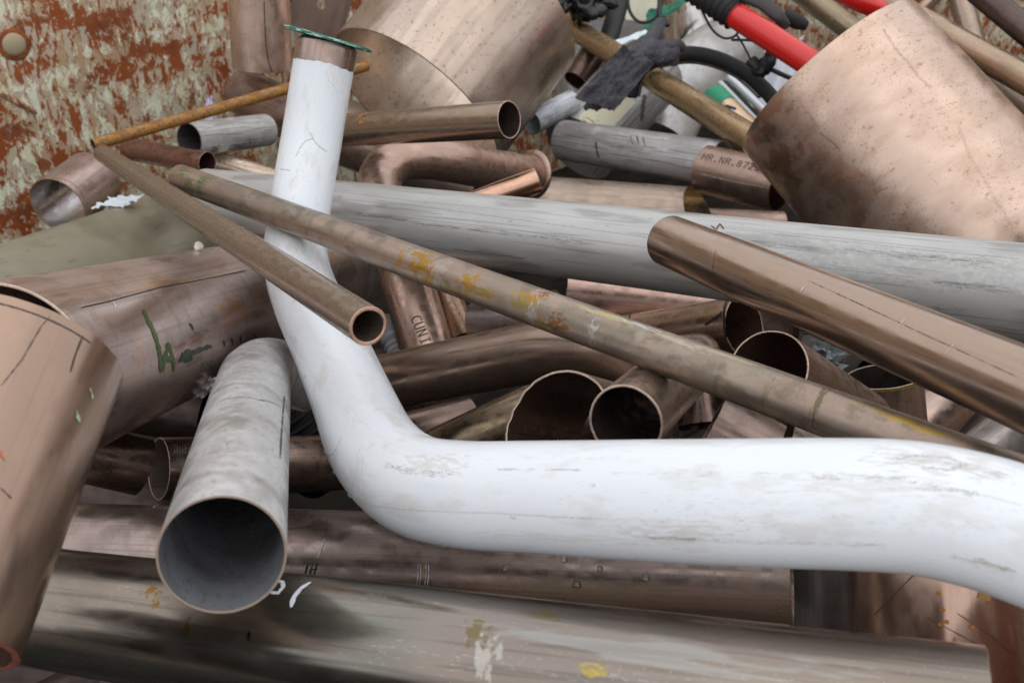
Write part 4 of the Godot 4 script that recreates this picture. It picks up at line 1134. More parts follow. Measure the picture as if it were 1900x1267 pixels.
	stroke(lowrA, paint(Color8(150, 96, 40), 0.6), 0.0050, [[0.1259, 2.932], [0.128, 2.985], [0.1321, 3.002]], "rust_spot", 0.60)
	var lowrB := tube("grey_pipe", "greyish pipe leaning beside the tan one at the edge, above the white bend", "pipe", [Vector3(0.6069, 1.0936, -0.9701), Vector3(0.7635, 1.1377, -1.0752)], 0.0359, 0.0025, metal("copper_brown", Color(1.000, 1.020, 1.050), 0.45, 0.60, Vector2(1.00, 1.00), 0.003, true), {})
	var ring39 := tube("copper_pipe", "brown pipe with a black painted ring round its open mouth", "pipe", [Vector3(0.1921, 0.8813, -1.6169), Vector3(0.4089, 1.0471, -1.4141)], 0.0550, 0.0022, metal("copper_brown", Color(0.950, 0.880, 0.800), 0.36, 0.85, Vector2(1.00, 1.00), 0.003, true), {"cuts": [[0.0018, 0.0, 0.0], [0.0018, 0.0, 0.0]], "bore": metal("copper_brown", Color(0.900, 0.780, 0.720), 0.42, 0.80, Vector2(1.00, 1.00), 0.003, true)})
	stroke(ring39, ink, 0.0050, [[0.3287, 1.99], [0.34, 2.793], [0.34, 3.438]], "black_ring", 0.15)
	stroke(ring39, ink, 0.0060, [[0.298, 2.932], [0.3139, 2.81], [0.3287, 2.653], [0.3309, 2.548]], "marker_stroke", 0.25)
	stroke(ring39, ink, 0.0040, [[0.0898, 1.623], [0.083, 1.693], [0.1012, 2.164]], "marker_stroke", 0.25)
	var ubend := tube("copper_pipe", "copper pipe bent like a walking stick, with CUNIF printed on its long leg", "pipe", [Vector3(-0.1410, 0.8871, -1.4639), Vector3(-0.2328, 1.0000, -1.7570), Vector3(-0.2857, 1.0105, -1.9499), Vector3(-0.3110, 1.0228, -2.0468), Vector3(-0.3173, 1.0366, -2.1185), Vector3(-0.3015, 1.0527, -2.1612), Vector3(-0.2707, 1.0569, -2.1970), Vector3(-0.2217, 1.0498, -2.2266), Vector3(-0.1516, 1.0186, -2.2779), Vector3(-0.0717, 0.9688, -2.3599), Vector3(0.0530, 0.9003, -2.4848)], 0.0531, 0.0030, metal("copper_satin", Color(1.080, 1.000, 0.970), 0.38, 0.80, Vector2(1.00, 1.00), 0.003, true), {"cols": 64})
	lettering(ubend, "CUNIF", faint_ink_dark(), 0.1310, 2.967, 0.0465, 3.124, 0.0200, -1, "Droid Sans Mono")
	var frag := tube("copper_tube", "narrow strip of brown tube beside the printed leg of the walking stick bend", "pipe", [Vector3(-0.1436, 0.9313, -1.7530), Vector3(-0.0944, 0.9049, -1.5793)], 0.0322, 0.0020, metal("copper_brown", Color(0.950, 0.850, 0.750), 0.40, 0.85, Vector2(1.00, 1.00), 0.003, true), {})
	var dark37 := tube("copper_pipe", "smooth grey brown pipe end with a light rim, under the stained tube", "pipe", [Vector3(-0.0691, 0.9498, -1.5878), Vector3(0.0812, 1.0016, -1.5210)], 0.0446, 0.0030, metal("copper_brown", Color(0.840, 0.820, 0.840), 0.45, 0.80, Vector2(1.00, 1.00), 0.003, true), {})
	var pink38 := tube("copper_pipe", "pinkish pipe end with a pale rim, beneath the long grey pipe", "pipe", [Vector3(0.1199, 0.9325, -1.7390), Vector3(0.4260, 0.9264, -1.6925)], 0.0628, 0.0040, metal("copper_mid", Color(0.950, 0.860, 0.840), 0.45, 0.80, Vector2(1.00, 1.00), 0.003, true), {"cuts": [[0.0018, 0.0, 0.0], [0.0018, 0.0, 0.0]]})
	var lowB := tube("copper_pipe", "dark brown pipe deep in the gap between the white bend and oval mouth", "pipe", [Vector3(-0.1775, 0.6637, -1.5043), Vector3(0.0694, 0.7145, -1.6322)], 0.0609, 0.0030, metal("copper_brown", Color(0.800, 0.760, 0.680), 0.40, 0.85, Vector2(1.00, 1.00), 0.003, true), {})
	var lowA := tube("copper_pipe", "dark pipe stub deepest in the gap beside the white bend", "pipe", [Vector3(-0.2560, 0.6427, -1.6025), Vector3(-0.0972, 0.6227, -1.6966)], 0.0639, 0.0030, metal("copper_dark", Color(0.900, 0.850, 0.820), 0.32, 0.90, Vector2(1.00, 1.00), 0.003, true), {})
	var olive := tube("coated_pipe", "broad olive green coated pipe with a shadowy dent, against the rusty wall", "pipe", [Vector3(-1.2795, 0.8304, -1.6975), Vector3(-1.0049, 0.6414, -2.6511)], 0.1441, 0.0040, metal("olive_coat", Color.WHITE, 0.55, 0.2, Vector2.ONE, 0.04), {"cols": 96, "dents": [[0.72, 3.6, 0.09, 0.35, 0.03], [0.5, 3.0, 0.2, 0.4, 0.008]]})
	var rod_y := tube("rusty_rod", "thin ochre rusty tube slanting in front of the container wall", "pipe", [Vector3(-1.0312, 1.0883, -2.2132), Vector3(-0.4285, 1.1247, -2.7725)], 0.0152, 0.0030, metal("ochre_rust", Color(0.920, 0.900, 0.850), 0.70, 0.10, Vector2(1.00, 1.00), 0.003, true), {"bore": paint(Color8(60, 44, 30), 0.8), "rim": paint(Color8(112, 84, 52), 0.7)})
	var ringL := tube("copper_pipe", "short ring of brown pipe lying open against the rusty wall", "pipe", [Vector3(-1.2813, 0.8236, -2.4431), Vector3(-1.2458, 0.8325, -2.6195)], 0.0849, 0.0040, metal("copper_mid", Color(1.000, 0.960, 0.960), 0.42, 0.80, Vector2(1.00, 1.00), 0.003, true), {"cuts": [[0.0018, 0.0, 0.0], [0.0018, 0.0, 0.0]], "bore": metal("copper_light", Color(0.920, 0.950, 1.000), 0.35, 0.85, Vector2(1.00, 1.00), 0.003, true), "rim": metal("copper_mid", Color(0.950, 0.800, 0.660), 0.50, 0.80, Vector2(1.00, 1.00), 0.003, true), "cols": 72})
	stroke(ringL, faint_ink, 0.0012, [[0.0, 2.915], [0.0108, 3.211], [0.0175, 3.543], [0.0181, 3.84], [0.0108, 4.224]], "groove_line", 0.30)
	var short23 := tube("copper_tube", "short dark red-brown tube end beside the grey printed tube", "pipe", [Vector3(-1.0456, 0.9907, -2.4459), Vector3(-0.7933, 1.0001, -2.3142)], 0.0308, 0.0022, metal("copper_dark", Color(1.000, 0.840, 0.780), 0.40, 0.85, Vector2(1.00, 1.00), 0.003, true), {})
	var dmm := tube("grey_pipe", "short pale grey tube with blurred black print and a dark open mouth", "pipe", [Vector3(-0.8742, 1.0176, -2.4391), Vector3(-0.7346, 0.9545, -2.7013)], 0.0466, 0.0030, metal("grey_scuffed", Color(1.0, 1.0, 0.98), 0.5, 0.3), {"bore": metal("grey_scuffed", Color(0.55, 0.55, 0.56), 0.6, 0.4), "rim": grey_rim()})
	lettering(dmm, "DMWD", ink, 0.1920, 4.241, 0.1127, 4.276, 0.0200, -1, "Droid Sans")
	lettering(dmm, "3C", ink, 0.0701, 4.206, 0.0376, 4.224, 0.0220, -1, "Droid Sans")
	var beige := tube("copper_tube", "pale beige tube sliver between the printed grey tube and stained tube", "pipe", [Vector3(-0.8429, 0.9226, -2.5344), Vector3(-0.6429, 0.8692, -2.4975)], 0.0306, 0.0020, metal("copper_light", Color(1.000, 0.960, 0.920), 0.40, 0.80, Vector2(1.00, 1.00), 0.003, true), {})
	var tube8 := tube("copper_pipe", "brown tube pointing sideways with oval open mouth, in front of the broad copper pipe", "pipe", [Vector3(-0.4682, 1.1192, -2.2190), Vector3(-0.0055, 1.2643, -1.8782)], 0.0382, 0.0024, metal("copper_satin", Color(0.920, 0.880, 0.830), 0.30, 0.85, Vector2(1.00, 0.50), 0.001, true), {"bore": metal("copper_dark", Color(0.850, 0.800, 0.780), 0.50, 0.80, Vector2(1.00, 1.00), 0.003, true)})
	stroke(tube8, paint(Color8(150, 100, 48), 0.7), 0.0080, [[0.1645, 2.862], [0.1784, 2.548], [0.1903, 2.356]], "rust_spot", 0.90)
	stroke(tube8, paint(Color8(150, 100, 48), 0.7), 0.0060, [[0.1744, 3.089], [0.1962, 3.054]], "rust_spot", 0.90)
	part("end_flange", turned(Vector3.ZERO, Vector3(0.0053, -0.0029, -0.0053), [[0.0, 0.0531], [0.0, 0.0701], [1.0, 0.0701], [1.0, 0.0425]], 48), metal("copper_mid", Color(0.850, 0.780, 0.750), 0.35, 0.90, Vector2(1.00, 1.00), 0.003, true), ubend.root).position = Vector3(0.1940, 0.0132, -1.0209)
	var smallcop := tube("copper_tube", "small glossy copper tube lying in front of the walking stick bend", "pipe", [Vector3(0.0538, 1.1522, -1.8321), Vector3(-0.1008, 1.1028, -1.8012)], 0.0258, 0.0020, metal("copper_mid", Color(1.000, 0.860, 0.780), 0.25, 0.95, Vector2(1.00, 1.00), 0.003, true), {})
	var mouth12 := tube("copper_tube", "pipe mouth showing a thin black crescent under the sideways brown tube", "pipe", [Vector3(-0.0517, 0.9359, -2.5207), Vector3(-0.0911, 0.9030, -2.4941)], 0.0426, 0.0030, metal("copper_mid", Color(0.950, 0.900, 0.860), 0.40, 0.85, Vector2(1.00, 1.00), 0.003, true), {})
	var bigUR := tube("copper_pipe", "giant pale copper pipe with amber rust specks, above the long grey pipe", "pipe", [Vector3(0.8428, 1.1633, -2.4813), Vector3(1.2408, 0.7752, -2.0355)], 0.2779, 0.0060, metal("great_copper", Color(0.930, 0.890, 0.865), 0.43, 0.83, Vector2(1.00, 1.00), 0.004, false), {"cols": 128, "unique": true, "oval": 0.004, "dents": [[0.03, 3.6, 0.12, 0.5, 0.006]]})
	var hrnr := tube("copper_pipe", "brown pipe stamped HR.NR.8725, tucked under the giant copper pipe", "pipe", [Vector3(0.5751, 0.8537, -2.6429), Vector3(0.7610, 0.8673, -2.4785)], 0.0722, 0.0030, metal("copper_brown", Color(0.920, 0.840, 0.800), 0.42, 0.80, Vector2(1.00, 1.00), 0.003, true), {"rim": metal("copper_mid", Color(0.950, 0.800, 0.660), 0.50, 0.80, Vector2(1.00, 1.00), 0.003, true)})
	lettering(hrnr, "HR.NR.8725", faint_ink_dark(), 0.0166, 3.089, 0.2012, 3.072, 0.0220, -1, "Droid Sans Mono")
	stroke(hrnr, white_ink, 0.0008, [[0.0283, 3.648], [0.1164, 3.665], [0.2485, 3.613]], "scratch_mark", 0.70)
	var stencil := tube("grey_pipe", "smudged grey tube with worn print, lying beneath the brown stamped pipe", "pipe", [Vector3(0.1825, 0.7489, -3.1818), Vector3(0.6488, 0.8263, -2.7611)], 0.0693, 0.0040, metal("grey_scuffed", Color(1.0, 0.98, 0.97), 0.55, 0.15), {"cuts": [[0.002, 0.0, 0.0], [0.001, 0.0, 0.0]]})
	stroke(stencil, faint_ink, 0.0030, [[0.3153, 2.74], [0.3301, 2.985], [0.3407, 3.176]], "worn_print", 0.80)
	stroke(stencil, faint_ink, 0.0030, [[0.3386, 2.688], [0.3534, 2.932], [0.364, 3.142]], "worn_print", 0.80)
	stroke(stencil, faint_ink, 0.0030, [[0.3661, 2.74], [0.3788, 2.967], [0.3894, 3.176]], "worn_print", 0.80)
	stroke(stencil, faint_ink, 0.0060, [[0.1926, 3.281], [0.2011, 3.735], [0.2074, 4.049]], "smudge", 0.90)
	var tan15 := tube("copper_pipe", "tan pipe with bright slit of open mouth, between the grey pipes", "pipe", [Vector3(0.0571, 0.7386, -2.6240), Vector3(0.5742, 0.7006, -2.6174)], 0.0965, 0.0040, metal("copper_mid", Color(0.840, 0.810, 0.770), 0.45, 0.80, Vector2(1.00, 1.00), 0.003, true), {"cuts": [[0.001, 0.0, 0.0], [0.002, 0.7, -0.3]], "bore": metal("copper_light", Color(1.000, 0.960, 0.840), 0.35, 0.85, Vector2(1.00, 1.00), 0.003, true)})
	var pink16 := tube("copper_pipe", "pinkish pipe mostly hidden behind the long grey pipe, below the stamped pipe", "pipe", [Vector3(0.4859, 0.6018, -2.7505), Vector3(0.8647, 0.5916, -2.7319)], 0.0780, 0.0040, metal("copper_mid", Color(1.000, 0.920, 0.880), 0.45, 0.80, Vector2(1.00, 1.00), 0.003, true), {})
	var end17 := tube("copper_tube", "pale pinkish pipe end squeezed between grey pipe and giant copper pipe", "pipe", [Vector3(0.8192, 0.7896, -2.3630), Vector3(0.9023, 0.7157, -2.2958)], 0.0594, 0.0040, metal("copper_light", Color(1.000, 0.940, 0.900), 0.45, 0.80, Vector2(1.00, 1.00), 0.003, true), {})
	var bigUC := tube("copper_pipe", "broad tan copper pipe with its open end dipping behind the white upright", "pipe", [Vector3(-0.3130, 0.9400, -2.9685), Vector3(-0.0633, 1.1822, -3.2626)], 0.3226, 0.0060, metal("copper_light", Color(0.900, 0.870, 0.840), 0.42, 0.82, Vector2(1.50, 1.50), 0.004, true), {"cols": 128, "oval": 0.004, "bore": metal("copper_light", Color(0.950, 0.920, 0.880), 0.40, 0.85, Vector2(1.20, 1.20), 0.003, true), "cuts": [[0.0006, 0.0, 0.0], [0.0006, 0.0, 0.0]]})
	var ulelbow := tube("copper_pipe", "copper pipe standing against the rusty wall with a dark lengthwise seam", "pipe", [Vector3(-0.7384, 1.4210, -2.8845), Vector3(-0.7574, 1.0980, -2.8563)], 0.0900, 0.0040, metal("copper_mid", Color(1.050, 0.990, 0.950), 0.40, 0.80, Vector2(1.00, 1.00), 0.003, true), {"cols": 72})
	var backpipe := tube("copper_pipe", "dull brown pipe in shade between the broad copper pipe and sideways tube", "pipe", [Vector3(-0.7925, 0.7469, -3.4502), Vector3(-0.0969, 0.5869, -3.1562)], 0.1220, 0.0040, metal("copper_brown", Color(0.900, 0.860, 0.840), 0.45, 0.80, Vector2(1.00, 1.00), 0.003, true), {})
	stroke(ulelbow, ink, 0.0030, [[0.1227, 2.705], [0.1792, 2.723], [0.239, 2.723], [0.2857, 2.688], [0.3248, 2.583]], "seam_line", 0.20)
	var ulbrown := tube("copper_pipe", "dull brown pipe end in the corner beside the printed grey tube", "pipe", [Vector3(-0.8538, 0.9944, -2.9457), Vector3(-0.6304, 0.9529, -2.7685)], 0.0753, 0.0040, metal("copper_brown", Color(0.840, 0.780, 0.760), 0.45, 0.85, Vector2(1.00, 1.00), 0.003, true), {})
	var rodB := tube("bronze_rod", "long tan tube slanting under the dark work glove", "pipe", [Vector3(0.0239, 1.0031, -4.3494), Vector3(0.7247, 0.9353, -2.6304)], 0.0422, 0.0040, metal("copper_brown", Color(1.000, 0.920, 0.760), 0.42, 0.70, Vector2(1.00, 1.00), 0.003, true), {})
	var whitepiece := tube("coated_pipe", "pale grey-white tube piece beside the broad tan copper pipe", "pipe", [Vector3(0.0660, 0.8091, -3.1890), Vector3(0.2166, 0.8246, -3.3688)], 0.0433, 0.0030, metal("grey_scuffed", Color(1.1, 1.12, 1.15), 0.5, 0.1), {})
	var G1 := tube("grey_pipe", "fat pale grey pipe with a cream label, under the tan slanting tube", "pipe", [Vector3(0.2516, 0.6555, -3.3532), Vector3(0.5399, 0.8513, -3.6898)], 0.1496, 0.0060, metal("grey_scuffed", Color(0.95, 0.94, 0.92), 0.5, 0.3, Vector2(1, 1), 0.02), {"cols": 72})
	var greyV := tube("grey_pipe", "mid grey pipe standing upright behind the slanting tan tube", "pipe", [Vector3(0.2545, 0.9479, -4.0684), Vector3(0.2620, 0.6184, -3.8346)], 0.0793, 0.0040, metal("grey_scuffed", Color(0.85, 0.84, 0.82), 0.5, 0.3), {})
	# small things and the clutter at the back
	tag(place(part("foam_crumb", loft([Vector3(0.0000, 0.0000, 0.0000), Vector3(0.0030, 0.0070, 0.0020), Vector3(0.0000, 0.0155, 0.0000)], [Vector2(0.003, 0.004), Vector2(0.0085, 0.008), Vector2(0.004, 0.003)], 0.005, 16, 140.0), paint(Color8(232, 224, 204), 0.9), self), Vector3(-0.5574, 1.1565, -1.4969)), "little white foam crumb on top of the big marked pipe", "crumb")
	tag(place(part("foil_scrap", sheet([Vector3(0.0000, 0.0000, 0.0000), Vector3(0.0289, 0.0387, -0.0124), Vector3(0.0773, 0.0528, 0.0024), Vector3(0.0627, 0.0158, -0.0099)], 0.0300, 14, 0.0008, 0.20), paint(Color8(206, 204, 200), 0.35, 0.2), self), Vector3(-0.5323, 1.0331, -1.1978)), "torn silvery foil scrap hanging between the marked pipe and grey mouth", "scrap")
	tag(place(part("paper_scrap", sheet([Vector3(0.0000, 0.0000, 0.0000), Vector3(0.0651, 0.0254, -0.0277), Vector3(0.1616, 0.0399, -0.0014), Vector3(0.1279, 0.0277, 0.0298)], 0.0160, 14, 0.0010, 0.10), paint(Color8(214, 220, 226), 0.7), self), Vector3(-1.1821, 0.8245, -2.4224)), "torn bluish white paper scrap on the olive pipe's crest", "scrap")
	tag(place(part("plastic_shred", sheet([Vector3(0.0000, 0.0000, 0.0000), Vector3(0.0003, 0.0556, -0.0583), Vector3(0.0190, 0.0585, -0.0601), Vector3(0.0339, 0.0043, -0.0027)], 0.0200, 14, 0.0010, 0.20), paint(Color8(206, 196, 222), 0.6), self), Vector3(-0.9695, 0.9239, -2.8686)), "lilac white plastic shred standing beside the rusty wall", "scrap")
	tag(place(part("plastic_film", sheet([Vector3(0.0000, 0.0000, 0.0000), Vector3(0.0420, -0.0025, -0.0220), Vector3(0.0888, -0.0582, -0.0108), Vector3(0.0633, -0.0537, 0.0335)], 0.0500, 14, 0.0010, 0.15), paint(Color8(150, 156, 158), 0.15), self), Vector3(0.5045, 1.0506, -1.3795)), "crumpled clear grey plastic film behind the slanting cut mouth", "scrap")
	var hose := thing("ribbed_hose", "dark ribbed hose end in the gap beside the white pipe's slope", "hose", Vector3(-0.4413, 0.8393, -1.4833))
	part("hose_wall", loft([Vector3.ZERO, Vector3(0.0312, -0.0353, 0.0102), Vector3(0.0607, -0.0905, 0.0330)], [Vector2(0.03, 0.03), Vector2(0.03, 0.03)], 0.0, 24), black_rubber, hose)
	place(part("rib", turned(Vector3.ZERO, Vector3(0.0048, -0.0072, 0.0026), [[0.0, 0.029], [0.3, 0.034], [0.7, 0.034], [1.0, 0.029]], 28), black_rubber, hose), Vector3(0.0000, 0.0000, 0.0000))
	place(part("rib", turned(Vector3.ZERO, Vector3(0.0048, -0.0072, 0.0026), [[0.0, 0.029], [0.3, 0.034], [0.7, 0.034], [1.0, 0.029]], 28), black_rubber, hose), Vector3(0.0101, -0.0151, 0.0055))
	place(part("rib", turned(Vector3.ZERO, Vector3(0.0048, -0.0072, 0.0026), [[0.0, 0.029], [0.3, 0.034], [0.7, 0.034], [1.0, 0.029]], 28), black_rubber, hose), Vector3(0.0202, -0.0302, 0.0110))
	place(part("rib", turned(Vector3.ZERO, Vector3(0.0048, -0.0072, 0.0026), [[0.0, 0.029], [0.3, 0.034], [0.7, 0.034], [1.0, 0.029]], 28), black_rubber, hose), Vector3(0.0303, -0.0453, 0.0165))
	place(part("rib", turned(Vector3.ZERO, Vector3(0.0048, -0.0072, 0.0026), [[0.0, 0.029], [0.3, 0.034], [0.7, 0.034], [1.0, 0.029]], 28), black_rubber, hose), Vector3(0.0405, -0.0604, 0.0220))
	place(part("rib", turned(Vector3.ZERO, Vector3(0.0048, -0.0072, 0.0026), [[0.0, 0.029], [0.3, 0.034], [0.7, 0.034], [1.0, 0.029]], 28), black_rubber, hose), Vector3(0.0506, -0.0755, 0.0275))
	place(part("rib", turned(Vector3.ZERO, Vector3(0.0048, -0.0072, 0.0026), [[0.0, 0.029], [0.3, 0.034], [0.7, 0.034], [1.0, 0.029]], 28), black_rubber, hose), Vector3(0.0607, -0.0905, 0.0330))
	var fitting := thing("plastic_fitting", "small grey plastic threaded fitting in the gap under the thin tube's mouth", "fitting", Vector3(-0.2622, 0.9061, -1.6783))
	part("body", turned(Vector3.ZERO, Vector3(0.0395, -0.0449, 0.0870), [[0.0, 0.001], [0.0, 0.019], [0.4, 0.021], [0.42, 0.027], [0.55, 0.028], [0.57, 0.023], [1.0, 0.024], [1.0, 0.001]], 32), paint(Color8(150, 152, 156), 0.4), fitting)
	place(part("thread", turned(Vector3.ZERO, Vector3(0.0032, -0.0036, 0.0070), [[0.0, 0.0235], [0.5, 0.027], [1.0, 0.0235]], 32), paint(Color8(160, 162, 166), 0.4), fitting), Vector3(0.0245, -0.0278, 0.0539))
	place(part("thread", turned(Vector3.ZERO, Vector3(0.0032, -0.0036, 0.0070), [[0.0, 0.0235], [0.5, 0.027], [1.0, 0.0235]], 32), paint(Color8(160, 162, 166), 0.4), fitting), Vector3(0.0292, -0.0332, 0.0644))
	place(part("thread", turned(Vector3.ZERO, Vector3(0.0032, -0.0036, 0.0070), [[0.0, 0.0235], [0.5, 0.027], [1.0, 0.0235]], 32), paint(Color8(160, 162, 166), 0.4), fitting), Vector3(0.0339, -0.0386, 0.0748))
	var plate := CSGBox3D.new()
	plate.name = "steel_plate"
	plate.size = Vector3(0.21, 0.24, 0.012)
	plate.material = metal("copper_dark", Color(0.850, 0.800, 0.760), 0.50, 0.70, Vector2(0.50, 0.50), 0.003, true)
	plate.transform = Transform3D(Basis(Vector3(0.9328, -0.3545, -0.0645), Vector3(0.3271, 0.9082, -0.2610), Vector3(0.1511, 0.2224, 0.9632)), Vector3(-0.7220, 1.1007, -3.6866))
	var hole := CSGCylinder3D.new()
	hole.name = "bolt_hole"
	hole.operation = CSGShape3D.OPERATION_SUBTRACTION
	hole.radius = 0.018
	hole.height = 0.1
	hole.sides = 28
	hole.rotation.x = PI / 2
	hole.material = black_rubber
	add_child(plate)
	plate.add_child(hole)
	tag(plate, "dark brown steel plate with a round bolt hole, between two copper pipes", "plate")
	tube("grey_elbow", "smooth pale grey pipe elbow behind the slanting tan tube and black tyre", "pipe", [Vector3(0.5938, 0.5278, -3.7414), Vector3(0.6536, 0.6123, -3.8531), Vector3(0.7170, 0.6934, -3.9627), Vector3(0.8652, 0.7774, -4.0978), Vector3(1.0129, 0.8330, -4.1679)], 0.1498, 0.005, metal("grey_smudged", Color(0.95, 0.95, 0.95), 0.5, 0.3, Vector2(1, 1), 0.02), {"cols": 64})
	tag(place(part("steel_reducer", turned(Vector3.ZERO, Vector3(0.1067, -0.3820, 0.3566), [[0.0, 0.001], [0.0, 0.1315], [0.3, 0.1381], [0.62, 0.2210], [1.0, 0.2326], [1.0, 0.001]], 64), metal("grey_scuffed", Color(1.0, 0.97, 0.95), 0.25, 0.95, Vector2.ONE, 0.05), self), Vector3(0.8130, 0.9805, -4.6728)), "shiny silver steel reducer cone behind the black tyre", "pipe fitting")
	tag(place(part("green_tape", sheet([Vector3(0.0000, 0.0000, 0.0000), Vector3(0.0358, 0.1051, -0.0657), Vector3(0.2527, 0.1739, -0.1087), Vector3(0.0527, 0.0599, -0.0020)], 0.0300, 14, 0.0020, 0.10), green_tape, self), Vector3(0.5722, 0.8362, -4.2289)), "torn strip of dark green tape round the silver cone's upper edge", "tape")
	var cream := paint(Color8(214, 208, 180), 0.7)
	stroke(G1, cream, 0.1172, [[0.0, 3.107], [0.1086, 3.124], [0.2188, 3.142]], "paper_label", 0.03)
	lettering(G1, "20-3-4.0", ink, 0.2107, 3.176, 0.0000, 3.159, 0.0508, 1, "Droid Sans")
	stroke(G1, faint_ink, 0.0200, [[0.2706, 3.578], [0.2301, 3.77], [0.1993, 4.014]], "dark_seam", 0.30)
	var glove := thing("work_glove", "dark grey work glove draped over the slanting tan tube", "glove", Vector3(0.2516, 1.0007, -2.8812))
	place(part("cuff", sheet([Vector3(0.0000, 0.0000, 0.0000), Vector3(0.1233, -0.0339, 0.0212), Vector3(0.2484, 0.0960, -0.0482), Vector3(0.1488, 0.1411, -0.0764)], 0.022, 26, 0.008, 0.03), cloth(), glove), Vector3(-0.0584, 0.0005, 0.0233))
	place(part("cuff_lining", sheet([Vector3(0.0000, 0.0000, 0.0000), Vector3(0.0595, 0.0262, 0.0485), Vector3(0.1875, 0.1413, -0.0293), Vector3(0.1160, 0.1534, -0.0958)], 0.018, 22, 0.006, 0.03), cloth(), glove), Vector3(-0.0264, -0.0559, -0.0240))
	place(part("palm", loft([Vector3(0.3666, 1.1001, -2.9198), Vector3(0.4180, 1.1200, -2.9440), Vector3(0.4763, 1.1149, -2.9762), Vector3(0.5290, 1.1040, -3.0047)], [Vector2(0.0167, 0.0333), Vector2(0.0201, 0.0401), Vector2(0.0186, 0.0372), Vector2(0.0119, 0.0256)], 0.0200, 24, 14.0), cloth(), glove), Vector3(0.3666, 1.1001, -2.9198) - glove.position)
	place(part("finger", loft([Vector3(0.3791, 1.1060, -2.9470), Vector3(0.4194, 1.1401, -2.9684), Vector3(0.4542, 1.1668, -3.0204), Vector3(0.4778, 1.1908, -3.0590)], [Vector2(0.0134, 0.0252), Vector2(0.0134, 0.0235), Vector2(0.0119, 0.0203), Vector2(0.0085, 0.0137)], 0.0060, 18, 12.0), cloth(), glove), Vector3(0.3791, 1.1060, -2.9470) - glove.position)
	place(part("finger", loft([Vector3(0.4155, 1.1063, -2.9708), Vector3(0.4524, 1.1355, -3.0126), Vector3(0.4776, 1.1481, -3.0559)], [Vector2(0.0135, 0.0203), Vector2(0.0119, 0.0187), Vector2(0.0086, 0.0120)], 0.0060, 18, 12.0), cloth(), glove), Vector3(0.4155, 1.1063, -2.9708) - glove.position)
	place(part("finger", loft([Vector3(0.4780, 1.1208, -2.9917), Vector3(0.5187, 1.1213, -3.0156), Vector3(0.5463, 1.1102, -3.0323)], [Vector2(0.0203, 0.0220), Vector2(0.0188, 0.0188), Vector2(0.0120, 0.0137)], 0.0060, 18, 12.0), cloth(), glove), Vector3(0.4780, 1.1208, -2.9917) - glove.position)
	place(part("finger", loft([Vector3(0.4576, 1.0921, -2.9737), Vector3(0.5017, 1.0808, -2.9903), Vector3(0.5273, 1.0722, -2.9967)], [Vector2(0.0169, 0.0186), Vector2(0.0154, 0.0171), Vector2(0.0103, 0.0120)], 0.0060, 18, 12.0), cloth(), glove), Vector3(0.4576, 1.0921, -2.9737) - glove.position)
	tag(place(part("flat_bar", loft([Vector3(0.4481, 1.1251, -3.9377), Vector3(0.4137, 1.0155, -3.8692), Vector3(0.3706, 0.8949, -3.7939)], [Vector2(0.0215, 0.0388), Vector2(0.0215, 0.0388), Vector2(0.0215, 0.0388)], 0.0000, 16, 30.0), paint(Color8(30, 31, 30), 0.45), self), Vector3(0.4481, 1.1251, -3.9377)), "black flat bar standing behind the slanting tan tube", "bar")
	tag(place(part("plastic_bag", loft([Vector3(0.1489, 1.1386, -3.7692), Vector3(0.2275, 1.1105, -3.7517), Vector3(0.2937, 1.0894, -3.7386), Vector3(0.3523, 1.1031, -3.8060)], [Vector2(0.0331, 0.0290), Vector2(0.0538, 0.0538), Vector2(0.0579, 0.0538), Vector2(0.0294, 0.0252)], 0.0900, 32, 14.0), paint(Color8(22, 22, 24), 0.22), self), Vector3(0.1489, 1.1386, -3.7692)), "crumpled black plastic bag at the heap's back edge beside the black bar", "bag")
	tag(place(part("grey_sheet", sheet([Vector3(0.0000, 0.0000, 0.0000), Vector3(0.0103, 0.0405, -0.2612), Vector3(0.5774, 0.0176, -0.2469), Vector3(0.4751, -0.0045, 0.1207)], 0.0400, 14, 0.0030, 0.02), paint(Color8(128, 130, 134), 0.45, 0.5), self), Vector3(0.2327, 0.7509, -4.5882)), "grey metal sheet lying behind the black bar", "sheet")
	tag(place(part("white_strip", sheet([Vector3(0.0000, 0.0000, 0.0000), Vector3(0.0092, 0.0075, -0.0636), Vector3(0.1591, 0.0400, -0.1429), Vector3(0.1520, 0.0351, -0.0809)], 0.0060, 14, 0.0030, 0.05), paint(Color8(222, 234, 240), 0.3), self), Vector3(0.3579, 0.9687, -3.5452)), "bright white metal strip sticking out beside the glove's fingers", "strip")
	tag(place(part("cream_board", sheet([Vector3(0.0000, 0.0000, 0.0000), Vector3(0.2534, 0.0477, -0.0298), Vector3(0.2091, -0.1669, 0.2222), Vector3(0.0299, -0.2277, 0.2602)], 0.0200, 14, 0.0100, 0.03), paint(Color8(206, 204, 184), 0.7), self), Vector3(0.5630, 0.9113, -5.1602)), "cream board leaning at the back between black bar and green tape", "board")
	tube("copper_tube", "dark brown pipe end in shade behind the glove's cuff", "pipe", [Vector3(0.2454, 0.8345, -3.6028), Vector3(0.3322, 0.9333, -3.7117)], 0.0496, 0.004, metal("copper_dark", Color(0.750, 0.680, 0.650), 0.45, 0.80, Vector2(1.00, 1.00), 0.003, true), {})
